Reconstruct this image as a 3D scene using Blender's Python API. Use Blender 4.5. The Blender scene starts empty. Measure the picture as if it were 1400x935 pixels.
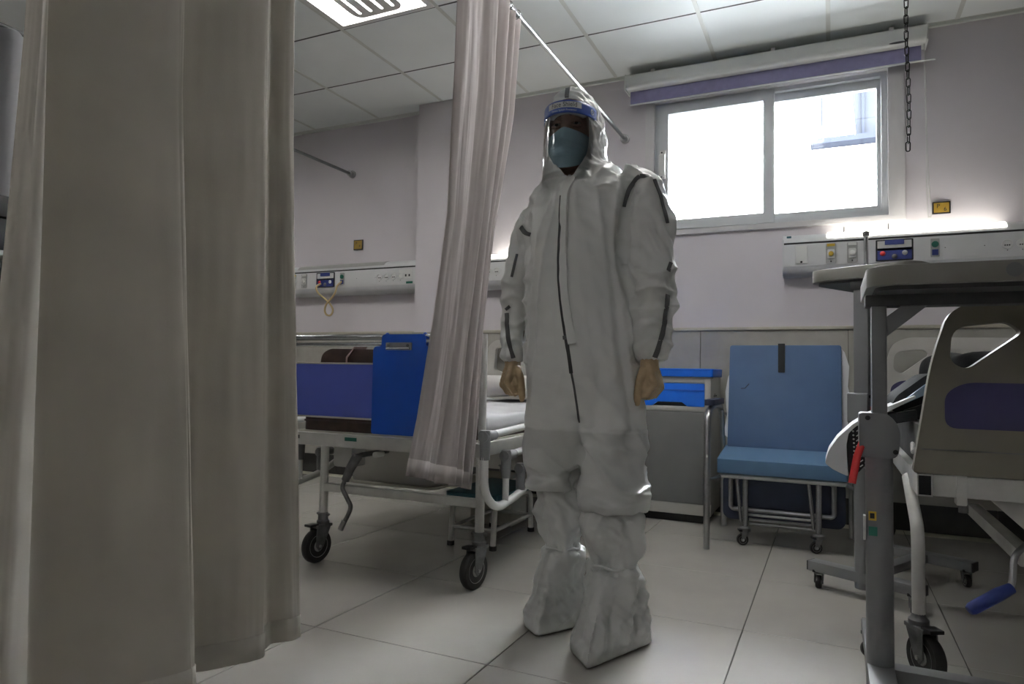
import bpy, bmesh, math, random
from mathutils import Vector, Matrix, noise
from mathutils.geometry import tessellate_polygon
from mathutils.bvhtree import BVHTree
random.seed(7)
PI = math.pi
SC = bpy.context.scene
COL = SC.collection

# ------------------------------------------------------------------ camera, world, exposure
cam_data = bpy.data.cameras.new('camera')
cam_data.sensor_width = 36.0
cam_data.lens = 24.0
cam_data.clip_start = 0.02
cam = bpy.data.objects.new('camera', cam_data)
COL.objects.link(cam)
yaw, pitch, roll = math.radians(25.094), math.radians(2.576), math.radians(1.0016)
fwd = Vector((-math.sin(yaw) * math.cos(pitch), math.cos(yaw) * math.cos(pitch), math.sin(pitch)))
rgt = Vector((math.cos(yaw), math.sin(yaw), 0))
upv = rgt.cross(fwd)
r2 = rgt * math.cos(roll) + upv * math.sin(roll)
u2 = -rgt * math.sin(roll) + upv * math.cos(roll)
cam.matrix_world = Matrix(((r2.x, u2.x, -fwd.x, 0), (r2.y, u2.y, -fwd.y, 0), (r2.z, u2.z, -fwd.z, 0.8), (0, 0, 0, 1)))
SC.camera = cam

world = bpy.data.worlds.new('overcast_sky')
SC.world = world
world.use_nodes = True
bg = world.node_tree.nodes['Background']
bg.inputs[0].default_value = (0.95, 0.97, 1.0, 1)
bg.inputs[1].default_value = 65.0

SC.view_settings.view_transform = 'Standard'
SC.view_settings.look = 'None'
SC.view_settings.gamma = 1.0
SC.view_settings.use_curve_mapping = False
SC.view_settings.exposure = 1.08

LAMP_WALL = 4.0       # bed head lamp diffusers
LAMP_CEIL = 29.0        # ceiling luminaire tubes
WALL_Y = 4.22
CEIL_Z = 2.72

# ------------------------------------------------------------------ materials
MATS = {}
def mat(name, col, rough=0.5, metal=0.0, var=0.06, scale=6.0, bump=0.0, bscale=60.0, trans=0.0, coat=0.0, spec=0.5, emit=0.0, stretch=None, sheen=0.0):
    if name in MATS:
        return MATS[name]
    m = bpy.data.materials.new(name)
    m.use_nodes = True
    nt = m.node_tree
    b = nt.nodes['Principled BSDF']
    b.inputs['Roughness'].default_value = rough
    b.inputs['Metallic'].default_value = metal
    b.inputs['Specular IOR Level'].default_value = spec
    b.inputs['Coat Weight'].default_value = coat
    b.inputs['Sheen Weight'].default_value = sheen
    tc = nt.nodes.new('ShaderNodeTexCoord')
    mp = nt.nodes.new('ShaderNodeMapping')
    if stretch:
        mp.inputs['Scale'].default_value = stretch
    nt.links.new(tc.outputs['Object'], mp.inputs[0])
    n = nt.nodes.new('ShaderNodeTexNoise')
    n.inputs['Scale'].default_value = scale
    n.inputs['Detail'].default_value = 5
    nt.links.new(mp.outputs[0], n.inputs['Vector'])
    r = nt.nodes.new('ShaderNodeValToRGB')
    r.color_ramp.elements[0].position = 0.3
    r.color_ramp.elements[1].position = 0.7
    r.color_ramp.elements[0].color = tuple(max(0, c * (1 - var)) for c in col) + (1,)
    r.color_ramp.elements[1].color = tuple(min(1, c * (1 + var)) for c in col) + (1,)
    nt.links.new(n.outputs[0], r.inputs[0])
    nt.links.new(r.outputs[0], b.inputs['Base Color'])
    if bump > 0:
        n2 = nt.nodes.new('ShaderNodeTexNoise')
        n2.inputs['Scale'].default_value = bscale
        n2.inputs['Detail'].default_value = 4
        nt.links.new(mp.outputs[0], n2.inputs['Vector'])
        bp = nt.nodes.new('ShaderNodeBump')
        bp.inputs['Strength'].default_value = bump
        bp.inputs['Distance'].default_value = 0.01
        nt.links.new(n2.outputs[0], bp.inputs['Height'])
        nt.links.new(bp.outputs[0], b.inputs['Normal'])
    if emit > 0:
        b.inputs['Emission Color'].default_value = tuple(col) + (1,)
        b.inputs['Emission Strength'].default_value = emit
    if trans > 0:
        t = nt.nodes.new('ShaderNodeBsdfTranslucent')
        nt.links.new(r.outputs[0], t.inputs[0])
        mx = nt.nodes.new('ShaderNodeMixShader')
        mx.inputs[0].default_value = trans
        nt.links.new(b.outputs[0], mx.inputs[1])
        nt.links.new(t.outputs[0], mx.inputs[2])
        nt.links.new(mx.outputs[0], nt.nodes['Material Output'].inputs[0])
    MATS[name] = m
    return m

def glass_mat(name, col=(1, 1, 1), gloss=0.06, rough=0.02):
    m = bpy.data.materials.new(name)
    m.use_nodes = True
    nt = m.node_tree
    nt.nodes.remove(nt.nodes['Principled BSDF'])
    t = nt.nodes.new('ShaderNodeBsdfTransparent')
    t.inputs[0].default_value = tuple(col) + (1,)
    g = nt.nodes.new('ShaderNodeBsdfGlossy')
    g.inputs['Roughness'].default_value = rough
    fr = nt.nodes.new('ShaderNodeFresnel')
    fr.inputs[0].default_value = 1.45
    mu = nt.nodes.new('ShaderNodeMath')
    mu.operation = 'MULTIPLY'
    mu.inputs[1].default_value = gloss / 0.04
    mu.use_clamp = True
    nt.links.new(fr.outputs[0], mu.inputs[0])
    mx = nt.nodes.new('ShaderNodeMixShader')
    nt.links.new(mu.outputs[0], mx.inputs[0])
    nt.links.new(t.outputs[0], mx.inputs[1])
    nt.links.new(g.outputs[0], mx.inputs[2])
    nt.links.new(mx.outputs[0], nt.nodes['Material Output'].inputs[0])
    MATS[name] = m
    return m

M = dict(
    wall=mat('lavender_wall_paint', (0.60, 0.565, 0.59), 0.6, var=0.025, scale=2.0, bump=0.03, bscale=90),
    wallother=mat('far_wall_paint', (0.50, 0.47, 0.48), 0.7, var=0.03, scale=2.0),
    dado=mat('dado_stone', (0.36, 0.345, 0.31), 0.35, var=0.10, scale=7, bump=0.02, bscale=30),
    dadocap=mat('dado_cap', (0.47, 0.44, 0.37), 0.4, var=0.05),
    skirt=mat('dark_skirting_stone', (0.03, 0.029, 0.027), 0.3, var=0.2, scale=14),
    grout=mat('floor_grout', (0.10, 0.09, 0.08), 0.8),
    tile=mat('floor_tile', (0.46, 0.44, 0.405), 0.20, var=0.05, scale=3.5, bump=0.012, bscale=18),
    tilelight=mat('floor_border_painted_light', (0.56, 0.54, 0.42), 0.3, var=0.05, scale=3),  # cut tile row made lighter: light at the wall foot put into colour
    ceil=mat('ceiling_tile', (0.80, 0.84, 0.83), 0.55, var=0.03, scale=3, bump=0.02, bscale=120),
    tbar=mat('ceiling_grid_bar', (0.62, 0.64, 0.60), 0.5),
    plenum=mat('ceiling_void', (0.10, 0.10, 0.10), 0.9),
    pvc=mat('window_pvc', (0.58, 0.60, 0.62), 0.35, var=0.03),
    reveal=mat('window_surround', (0.58, 0.565, 0.57), 0.5, var=0.03),
    glass=glass_mat('window_glass', (0.97, 0.99, 1.0)),
    blindbox=mat('blind_cassette', (0.66, 0.67, 0.65), 0.4, var=0.03),
    blindfab=mat('purple_blind_fabric', (0.26, 0.24, 0.40), 0.8, var=0.08, scale=30),
    white=mat('white_enamel', (0.66, 0.66, 0.64), 0.35, var=0.05, scale=9),
    whitedirty=mat('bed_white_paint', (0.60, 0.59, 0.56), 0.38, var=0.09, scale=14),
    greyjoint=mat('grey_plastic_joint', (0.20, 0.20, 0.205), 0.5),
    chrome=mat('chrome', (0.48, 0.49, 0.50), 0.22, 1.0, var=0.06, scale=20),
    railsteel=mat('curtain_rail_steel', (0.30, 0.305, 0.31), 0.32, 1.0, var=0.06, scale=20),
    steel=mat('brushed_steel', (0.42, 0.42, 0.42), 0.32, 1.0, var=0.12, scale=16),
    dullsteel=mat('cast_steel', (0.20, 0.20, 0.20), 0.5, 0.7, var=0.25, scale=30, bump=0.1),
    rubber=mat('black_rubber', (0.015, 0.015, 0.015), 0.6, var=0.2),
    black=mat('black_plastic', (0.012, 0.012, 0.013), 0.45, var=0.2),
    tyre=mat('caster_tyre', (0.02, 0.019, 0.018), 0.55, var=0.25, scale=25),
    hub=mat('caster_hub', (0.35, 0.35, 0.34), 0.5),
    purple=mat('violet_blue_laminate', (0.09, 0.13, 0.55), 0.4, var=0.04),
    darkpurple=mat('dark_purple_insert', (0.035, 0.03, 0.10), 0.4, var=0.05),
    cream=mat('cream_plastic', (0.55, 0.53, 0.46), 0.5),
    clip=mat('blue_clipboard_plastic', (0.011, 0.095, 0.55), 0.35, var=0.05),
    brown=mat('brown_vinyl', (0.05, 0.028, 0.020), 0.5, var=0.3, scale=18, bump=0.08, bscale=40),
    sheet=mat('white_sheet', (0.70, 0.70, 0.72), 0.85, var=0.03, bump=0.05, bscale=40),
    pillow=mat('grey_pillow_cotton', (0.50, 0.48, 0.46), 0.85, var=0.10, scale=9, bump=0.1, bscale=24),
    curtain=mat('cream_curtain_cloth', (0.66, 0.62, 0.555), 0.9, var=0.07, scale=5, trans=0.30, bump=0.04, bscale=220),
    curtain2=mat('pale_pink_curtain_cloth', (0.58, 0.53, 0.515), 0.9, var=0.04, scale=5, trans=0.32, bump=0.04, bscale=220),
    curtain3=mat('grey_curtain_cloth', (0.50, 0.50, 0.52), 0.9, var=0.06, scale=5, trans=0.25),
    tyvek=mat('coverall_white_film', (0.76, 0.765, 0.75), 0.30, var=0.05, scale=5, trans=0.12, bump=0.30, bscale=13),
    boot=mat('boot_cover_film', (0.68, 0.685, 0.67), 0.30, var=0.06, scale=6, trans=0.10, bump=0.35, bscale=13),
    taped=mat('dark_grey_seam_tape', (0.10, 0.10, 0.105), 0.35, var=0.15),
    zipdark=mat('zip_tape_dark', (0.05, 0.05, 0.052), 0.6),
    glove=mat('tan_latex_glove', (0.44, 0.32, 0.19), 0.42, var=0.10, scale=25, bump=0.12, bscale=90),
    skin=mat('skin', (0.20, 0.105, 0.07), 0.5, var=0.12, scale=20),
    eyewhite=mat('eye_white', (0.26, 0.24, 0.23), 0.2),
    iris=mat('eye_iris', (0.02, 0.012, 0.008), 0.15),
    hair=mat('dark_hair', (0.012, 0.010, 0.009), 0.5),
    mask=mat('pale_blue_mask_fabric', (0.24, 0.36, 0.43), 0.8, var=0.04, scale=20, bump=0.06, bscale=200),
    shield=glass_mat('clear_shield_film', (0.93, 0.945, 0.95), gloss=0.05, rough=0.06),
    band=mat('blue_headband', (0.03, 0.075, 0.36), 0.4, var=0.05),
    label=mat('pale_label', (0.62, 0.62, 0.60), 0.5, var=0.03),
    ink=mat('black_ink', (0.015, 0.015, 0.016), 0.5),
    cablue=mat('bright_blue_plastic', (0.005, 0.15, 0.75), 0.35, var=0.05),
    cabgrey=mat('grey_cabinet_door', (0.17, 0.17, 0.165), 0.5, var=0.06),
    cabframe=mat('pale_grey_cabinet_plastic', (0.47, 0.46, 0.43), 0.45, var=0.05),
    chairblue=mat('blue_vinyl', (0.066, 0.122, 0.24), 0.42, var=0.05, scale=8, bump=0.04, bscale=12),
    chairseat=mat('blue_vinyl_painted_lit', (0.085, 0.17, 0.29), 0.42, var=0.05, scale=8),  # same vinyl as the back; light on the seat put into the colour
    navy=mat('navy_vinyl', (0.02, 0.028, 0.06), 0.5, var=0.1),
    film=glass_mat('packing_film', (0.88, 0.88, 0.86), gloss=0.25, rough=0.25),
    tablegrey=mat('grey_powder_coat', (0.18, 0.18, 0.185), 0.42, var=0.05),
    tabletop=mat('grey_table_edge', (0.22, 0.21, 0.19), 0.4, var=0.04),
    tableunder=mat('table_underside_painted_shade', (0.05, 0.05, 0.052), 0.6, var=0.06),  # shade under the top put into the colour
    red=mat('red_plastic', (0.50, 0.012, 0.012), 0.4),
    bedplastic=mat('taupe_bed_plastic', (0.19, 0.172, 0.13), 0.42, var=0.05),
    bedplasticw=mat('pale_bed_plastic', (0.50, 0.485, 0.45), 0.42, var=0.05),
    mattgrey=mat('grey_mattress_cover', (0.16, 0.155, 0.15), 0.7, var=0.2, scale=12, bump=0.1),
    blacklace=mat('black_cloth', (0.012, 0.012, 0.014), 0.8, var=0.3, scale=40, bump=0.15),
    crankblue=mat('blue_crank_grip', (0.035, 0.06, 0.27), 0.45),
    paperblue=mat('pale_blue_film', (0.32, 0.42, 0.58), 0.25, var=0.2, scale=8),
    unit=mat('bed_head_unit_aluminium', (0.60, 0.60, 0.60), 0.4, var=0.03),
    unitend=mat('bed_head_unit_cap', (0.58, 0.585, 0.59), 0.45),
    unitdark=mat('bed_head_unit_groove', (0.05, 0.05, 0.05), 0.6),
    unitlow=mat('bed_head_unit_lower', (0.55, 0.555, 0.57), 0.4),
    lampoff=mat('unlit_diffuser', (0.36, 0.36, 0.34), 0.4),
    lampon=mat('lit_diffuser', (1.0, 0.96, 0.86), 0.5, var=0.0, emit=LAMP_WALL),
    tube=mat('lit_tube', (1.0, 0.985, 0.95), 0.5, var=0.0, emit=LAMP_CEIL),
    reflector=mat('lamp_reflector', (0.75, 0.76, 0.78), 0.25, 0.6),
    outlet=mat('outlet_plate_grey', (0.36, 0.36, 0.35), 0.5),
    yellow=mat('yellow_cap', (0.55, 0.36, 0.03), 0.5),
    plate=mat('brass_yellow_plate', (0.30, 0.19, 0.025), 0.4, var=0.06),
    green=mat('green_sticker', (0.01, 0.13, 0.09), 0.5),
    navypanel=mat('navy_control_panel', (0.03, 0.045, 0.20), 0.4),
    cable=mat('tan_hose', (0.50, 0.38, 0.20), 0.5, var=0.08),
    chain=mat('black_iron_chain', (0.014, 0.014, 0.014), 0.45, 0.5),
    cord=mat('white_cord', (0.66, 0.66, 0.64), 0.6),
    teal=mat('teal_step', (0.025, 0.12, 0.16), 0.5, var=0.1),
    sticker=mat('dark_sticker', (0.08, 0.08, 0.085), 0.5),
    facade=mat('white_facade', (0.45, 0.45, 0.45), 0.8),
    unseenground=mat('unseen_ground_grey', (0.22, 0.22, 0.21), 0.9),
    facadeglass=mat('facade_glazing', (0.011, 0.012, 0.014), 0.6, spec=0.0),
    facadedark=mat('facade_pale_blue_panel', (0.008, 0.009, 0.012), 0.6, spec=0.0),
    trolley=mat('dark_trolley_paint', (0.035, 0.032, 0.03), 0.5),
)

def layered(m, zline, gain):
    """the tops of the boot covers show through the film below zline"""
    nt = m.node_tree
    b = nt.nodes['Principled BSDF']
    src = b.inputs['Base Color'].links[0].from_socket
    tc = nt.nodes.new('ShaderNodeTexCoord')
    sp = nt.nodes.new('ShaderNodeSeparateXYZ')
    nt.links.new(tc.outputs['Object'], sp.inputs[0])
    nz = nt.nodes.new('ShaderNodeTexNoise')
    nz.inputs['Scale'].default_value = 9
    nt.links.new(tc.outputs['Object'], nz.inputs['Vector'])
    ad = nt.nodes.new('ShaderNodeMath')
    ad.operation = 'MULTIPLY_ADD'
    ad.inputs[1].default_value = .03
    nt.links.new(nz.outputs[0], ad.inputs[0])
    nt.links.new(sp.outputs['Z'], ad.inputs[2])
    gt = nt.nodes.new('ShaderNodeMapRange')
    gt.inputs['From Min'].default_value = zline + .012
    gt.inputs['From Max'].default_value = zline + .018
    gt.inputs['To Min'].default_value = gain
    gt.inputs['To Max'].default_value = 1.0
    nt.links.new(ad.outputs[0], gt.inputs['Value'])
    mx = nt.nodes.new('ShaderNodeMix')
    mx.data_type = 'RGBA'
    mx.blend_type = 'MULTIPLY'
    mx.inputs['Factor'].default_value = 1
    nt.links.new(src, mx.inputs['A'])
    nt.links.new(gt.outputs[0], mx.inputs['B'])
    nt.links.new(mx.outputs['Result'], b.inputs['Base Color'])
layered(M['tyvek'], .635, .84)

# ------------------------------------------------------------------ mesh helpers
def V(*a):
    return Vector(a)

class MB:
    """collects shapes; build() links them as ONE mesh object"""
    def __init__(self):
        self.v = []
        self.f = []
    def add(self, vs, fs):
        o = len(self.v)
        self.v += [Vector(q) for q in vs]
        self.f += [tuple(i + o for i in f) for f in fs]
        return self
    def box(self, a, b, rz=0.0, piv=None):
        x0, y0, z0 = a
        x1, y1, z1 = b
        vs = [V(x, y, z) for z in (z0, z1) for (x, y) in ((x0, y0), (x1, y0), (x1, y1), (x0, y1))]
        if rz:
            p = Vector(piv) if piv else (Vector(a) + Vector(b)) / 2
            R = Matrix.Rotation(rz, 3, 'Z')
            vs = [R @ (q - p) + p for q in vs]
        return self.add(vs, [(3, 2, 1, 0), (4, 5, 6, 7), (0, 1, 5, 4), (1, 2, 6, 5), (2, 3, 7, 6), (3, 0, 4, 7)])
    def bar(self, p, q, w, h):
        p, q = Vector(p), Vector(q)
        d = (q - p).normalized()
        s = d.cross(V(0, 0, 1))
        if s.length < 1e-4:
            s = V(1, 0, 0)
        s.normalize()
        t = s.cross(d).normalized()
        vs = []
        for c in (p, q):
            for (i, j) in ((-1, -1), (1, -1), (1, 1), (-1, 1)):
                vs.append(c + s * (i * w / 2) + t * (j * h / 2))
        return self.add(vs, [(0, 1, 2, 3), (7, 6, 5, 4), (0, 4, 5, 1), (1, 5, 6, 2), (2, 6, 7, 3), (3, 7, 4, 0)])
    def loft(self, rings, cap=True, closed=True):
        n = len(rings[0])
        vs = [q for r in rings for q in r]
        fs = []
        for k in range(len(rings) - 1):
            for i in range(n if closed else n - 1):
                j = (i + 1) % n
                fs.append((k * n + i, k * n + j, (k + 1) * n + j, (k + 1) * n + i))
        if cap and closed:
            fs.append(tuple(range(n - 1, -1, -1)))
            fs.append(tuple((len(rings) - 1) * n + i for i in range(n)))
        return self.add(vs, fs)
    def tube(self, pts, r, seg=12, cap=True, fillet=0.0, loop=False):
        pts = [Vector(p) for p in pts]
        if fillet:
            pts = fil(pts, fillet)
        rr = r if isinstance(r, (list, tuple)) else [r] * len(pts)
        rings = []
        n = len(pts)
        prev = None
        for i, p in enumerate(pts):
            if loop:
                d = (pts[(i + 1) % n] - pts[i - 1]).normalized()
            else:
                d = (pts[min(i + 1, n - 1)] - pts[max(i - 1, 0)]).normalized()
            if prev is None:
                s = d.cross(V(0, 0, 1))
                if s.length < 1e-3:
                    s = d.cross(V(0, 1, 0))
            else:
                s = prev - d * prev.dot(d)
            s.normalize()
            prev = s
            t = d.cross(s)
            a = rr[i] if isinstance(rr[i], (list, tuple)) else (rr[i], rr[i])
            rings.append([p + s * (math.cos(2 * PI * k / seg) * a[0]) + t * (math.sin(2 * PI * k / seg) * a[1]) for k in range(seg)])
        if loop:
            rings.append(rings[0])
            return self.loft(rings, cap=False)
        return self.loft(rings, cap)
    def lathe(self, prof, c=(0, 0, 0), axis='Z', seg=24):
        c = Vector(c)
        rings = []
        for r, h in prof:
            ring = []
            for k in range(seg):
                a = 2 * PI * k / seg
                u, w = math.cos(a) * r, math.sin(a) * r
                ring.append(c + (V(u, w, h) if axis == 'Z' else V(h, u, w) if axis == 'X' else V(w, h, u)))
            rings.append(ring)
        return self.loft(rings)
    def prism(self, outer, fn, d0, d1, holes=()):
        """extrude a 2D outline (with holes) between depths d0,d1; fn(u,v,d)->xyz"""
        loops = [list(outer)] + [list(h) for h in holes]
        flat = [q for l in loops for q in l]
        tri = tessellate_polygon([[V(q[0], q[1], 0) for q in l] for l in loops])
        n = len(flat)
        vs = [fn(q[0], q[1], d0) for q in flat] + [fn(q[0], q[1], d1) for q in flat]
        fs = [tuple(t) for t in tri] + [tuple(n + i for i in reversed(t)) for t in tri]
        o = 0
        for l in loops:
            m = len(l)
            for i in range(m):
                j = (i + 1) % m
                fs.append((o + i, o + j, n + o + j, n + o + i))
            o += m
        return self.add(vs, fs)
    def build(self, name, material, parent=None, bevel=0.0, seg=2, angle=38, smooth=True, loc=None, rz=0.0):
        me = bpy.data.meshes.new(name)
        bm = bmesh.new()
        bv = [bm.verts.new(q) for q in self.v]
        for f in self.f:
            try:
                bm.faces.new([bv[i] for i in f])
            except ValueError:
                pass
        bmesh.ops.remove_doubles(bm, verts=bm.verts, dist=1e-6)
        bmesh.ops.recalc_face_normals(bm, faces=bm.faces)
        if bevel > 0:
            es = [e for e in bm.edges if len(e.link_faces) == 2 and e.calc_face_angle(0) > math.radians(50)]
            bmesh.ops.bevel(bm, geom=es, offset=bevel, segments=seg, affect='EDGES', profile=0.6, clamp_overlap=True)
        for e in bm.edges:
            if len(e.link_faces) == 2 and e.calc_face_angle(0) > math.radians(angle):
                e.smooth = False
        for f in bm.faces:
            f.smooth = smooth
        bm.to_mesh(me)
        bm.free()
        me.materials.append(material)
        return link(name, me, parent, loc, rz)

def link(name, me, parent=None, loc=None, rz=0.0):
    o = bpy.data.objects.new(name, me)
    COL.objects.link(o)
    if parent is not None:
        o.parent = parent
    if loc:
        o.location = loc
    if rz:
        o.rotation_euler.z = rz
    return o

def fil(pts, rad, n=6):
    out = [pts[0]]
    for i in range(1, len(pts) - 1):
        p, a, b = pts[i], pts[i - 1], pts[i + 1]
        da, db = (a - p), (b - p)
        r = min(rad, da.length * 0.48, db.length * 0.48)
        s, e = p + da.normalized() * r, p + db.normalized() * r
        for k in range(n + 1):
            t = k / n
            out.append(s * (1 - t) ** 2 + p * 2 * t * (1 - t) + e * t * t)
    out.append(pts[-1])
    return out

def rrect(x0, y0, x1, y1, r, n=6):
    out = []
    for (cx, cy, a0) in ((x1 - r, y1 - r, 0), (x0 + r, y1 - r, PI / 2), (x0 + r, y0 + r, PI), (x1 - r, y0 + r, 1.5 * PI)):
        for k in range(n + 1):
            a = a0 + PI / 2 * k / n
            out.append((cx + r * math.cos(a), cy + r * math.sin(a)))
    return out

def fil2(poly, rad, n=5):
    """fillet a closed 2D polygon; rad scalar or list"""
    out = []
    m = len(poly)
    for i in range(m):
        p, a, b = V(*poly[i], 0), V(*poly[i - 1], 0), V(*poly[(i + 1) % m], 0)
        rr = rad[i] if isinstance(rad, (list, tuple)) else rad
        da, db = a - p, b - p
        r = min(rr, da.length * .48, db.length * .48)
        if r < 1e-5:
            out.append((p.x, p.y))
            continue
        s, e = p + da.normalized() * r, p + db.normalized() * r
        for k in range(n + 1):
            t = k / n
            q = s * (1 - t) ** 2 + p * 2 * t * (1 - t) + e * t * t
            out.append((q.x, q.y))
    return out

def crom(pts, n=8):
    pts = [Vector(p) for p in pts]
    q = [pts[0] * 2 - pts[1]] + pts + [pts[-1] * 2 - pts[-2]]
    out = []
    for i in range(1, len(q) - 2):
        for k in range(n):
            t = k / n
            p0, p1, p2, p3 = q[i - 1], q[i], q[i + 1], q[i + 2]
            out.append(0.5 * ((2 * p1) + (p2 - p0) * t + (2 * p0 - 5 * p1 + 4 * p2 - p3) * t * t + (3 * p1 - p0 - 3 * p2 + p3) * t ** 3))
    out.append(pts[-1])
    return out

XZ = lambda u, v, d: V(u, d, v)
XY = lambda u, v, d: V(u, v, d)
YZ = lambda u, v, d: V(d, u, v)

def tag(o, label, cat, group=None):
    o['label'] = label
    o['category'] = cat
    if group:
        o['group'] = group
    return o
def thing(name, label, cat, loc=(0, 0, 0), rz=0.0, group=None):
    o = bpy.data.objects.new(name, None)
    COL.objects.link(o)
    o.empty_display_size = 0.1
    o.location = loc
    o.rotation_euler.z = rz
    return tag(o, label, cat, group)
def struct(o, label, cat):
    o['kind'] = 'structure'
    return tag(o, label, cat)
def text_mesh(s, size, mapper, name, material, parent, align='CENTER', extrude=0.0):
    cu = bpy.data.curves.new('lettering', 'FONT')
    cu.body = s
    cu.size = size
    cu.align_x = align
    cu.align_y = 'CENTER'
    cu.resolution_u = 3
    to = bpy.data.objects.new('lettering', cu)
    COL.objects.link(to)
    dg = bpy.context.evaluated_depsgraph_get()
    me = bpy.data.meshes.new_from_object(to.evaluated_get(dg))
    bpy.data.objects.remove(to)
    bpy.data.curves.remove(cu)
    for v in me.vertices:
        v.co = mapper(v.co.x, v.co.y)
    me.materials.clear()
    me.materials.append(material)
    me.name = name
    return link(name, me, parent)

# ------------------------------------------------------------------ the room
X0, X1, Y0 = -6.4, 2.1, -2.8
floor = struct(MB().box((X0, Y0, -0.12), (X1, WALL_Y, -0.004)).build('floor', M['grout']), 'polished beige square tiled hospital floor with dark joints', 'floor')
def tile_mesh(w, d, h=0.0045, b=0.0012):
    me = MB().box((-w / 2, -d / 2, -h), (w / 2, d / 2, 0)).build('tile', M['tile'], None, bevel=b, seg=1)
    m = me.data
    bpy.data.objects.remove(me)
    return m
full = tile_mesh(0.597, 0.597)
strip = tile_mesh(0.597, 0.112)
strip.materials[0] = M['tilelight']
ix = -9
while True:
    xc = -0.257 + 0.6 * ix + 0.3
    ix += 1
    if xc > X1 - 0.2:
        break
    if xc < X0 + 0.3:
        continue
    for iy in range(-7, 4):
        yc = 1.705 + 0.6 * iy + 0.3
        if yc - .3 < Y0:
            continue
        link('tile', full, floor, (xc, yc, 0))
    link('tile', strip, floor, (xc, 4.105 + 0.0585, 0))

# back wall with window opening
WX0, WX1, WZ0, WZ1 = -1.01, 0.325, 1.70, 2.52
wall_back = struct(MB().prism([(X0, -0.1), (X1, -0.1), (X1, CEIL_Z + 0.3), (X0, CEIL_Z + 0.3)], XZ, WALL_Y, WALL_Y + 0.22,
    [[(WX0, WZ0), (WX0, WZ1), (WX1, WZ1), (WX1, WZ0)]]).build('wall_back', M['wall']), 'pale lavender painted wall with the window and bed head units', 'wall')
struct(MB().box((X0 - .15, Y0, -.1), (X0, WALL_Y + .22, CEIL_Z + .3)).build('wall_left', M['wallother']), 'plain pale wall at the far left end of the ward', 'wall')
struct(MB().box((X1, Y0, -.1), (X1 + .15, WALL_Y + .22, CEIL_Z + .3)).build('wall_right', M['wallother']), 'plain pale wall at the right end of the ward', 'wall')
struct(MB().box((X0 - .15, Y0 - .15, -.1), (X1 + .15, Y0, CEIL_Z + .3)).build('wall_front', M['wallother']), 'plain pale wall opposite the window', 'wall')
# pilaster
struct(MB().box((-2.69, 4.095, 0), (-2.415, 4.23, CEIL_Z + .05)).build('wall_pilaster', M['wall']), 'shallow square pilaster between the two left bed head units', 'pilaster')
# dado slabs
dado = struct(MB().box((X0, WALL_Y - 0.006, 0.14), (X1, WALL_Y + 0.001, 1.075)).build('wall_dado', M['grout']), 'grey beige stone slab dado along the lower wall', 'wall cladding')
k = 0
xx = 0.085
slabm = MB().box((-0.3985, -0.007, 0), (0.3985, 0, 0.93)).build('slab', M['dado'], None, bevel=.001, seg=1)
sm = slabm.data
bpy.data.objects.remove(slabm)
for i in range(-8, 3):
    xc = xx + 0.8 * i + 0.4
    if xc - .4 < X0 or xc + .4 > X1:
        continue
    link('slab', sm, dado, (xc, WALL_Y - 0.006, 0.143))
MB().box((-2.70, 4.085, 0.14), (-2.405, 4.10, 1.075)).build('slab', M['dado'], dado, bevel=.001, seg=1)
struct(MB().box((X0, WALL_Y - 0.022, 1.073), (X1, WALL_Y + .001, 1.092)).build('trim_1', M['dadocap'], bevel=.004), 'narrow cream cap strip on top of the stone dado', 'trim')
base = struct(MB().box((X0, WALL_Y - 0.006, 0), (X1, WALL_Y, 0.145)).build('baseboard_back', M['grout']), 'black stone skirting along the foot of the back wall', 'baseboard')
skm = MB().box((-0.2985, -0.008, 0), (0.2985, 0, 0.143)).build('slab', M['skirt'], None, bevel=.001, seg=1)
skd = skm.data
bpy.data.objects.remove(skm)
for i in range(-9, 4):
    xc = -0.14 + 0.6 * i
    if xc - .3 > X0 and xc + .3 < X1:
        link('slab', skd, base, (xc, WALL_Y - 0.006, 0.001))

# ceiling: void plate, grid bars, panels
ceil = struct(MB().box((X0, Y0, CEIL_Z + 0.14), (X1, WALL_Y, CEIL_Z + 0.3)).build('ceiling', M['plenum']), 'suspended ceiling of square pale panels in a thin grid', 'ceiling')
GX, GY, GW, GD = -0.01, 3.60, 0.622, 0.60
LX0, LY0 = GX - 4 * GW, 3.0 - GD          # luminaire cell
ADDED_FILL = [(3, 0), (-3, 0), (-3, -4), (2, -6)]      # cells of unseen lamps added to brighten the ward
pm = MB().box((-GW / 2 + .004, -GD / 2 + .004, 0), (GW / 2 - .004, GD / 2 - .004, .012)).build('panel', M['ceil'], None, bevel=.002, seg=1)
pd = pm.data
bpy.data.objects.remove(pm)
cols = [i for i in range(-11, 4) if GX + i * GW >= X0 and GX + (i + 1) * GW <= X1 + .3]
rows = [j for j in range(-11, 2) if GY + j * GD >= Y0 and GY + (j + 1) * GD <= WALL_Y + .1]
for i in cols:
    for j in rows:
        xc, yc = GX + (i + .5) * GW, GY + (j + .5) * GD
        if abs(xc - (LX0 + GW / 2)) < .1 and abs(yc - (LY0 + GD / 2)) < .1:
            continue
        if any(abs(xc - (LX0 + (a + .5) * GW)) < .1 and abs(yc - (LY0 + (b + .5) * GD)) < .1 for a, b in ADDED_FILL):
            continue
        if xc + GW / 2 > X1 + .02:
            continue
        link('panel', pd, ceil, (xc, yc, CEIL_Z - 0.001))
for i in cols + [cols[-1] + 1]:
    MB().box((GX + i * GW - .011, Y0, CEIL_Z - .003), (GX + i * GW + .011, WALL_Y, CEIL_Z + .015)).build('grid_bar', M['tbar'], ceil)
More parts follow.
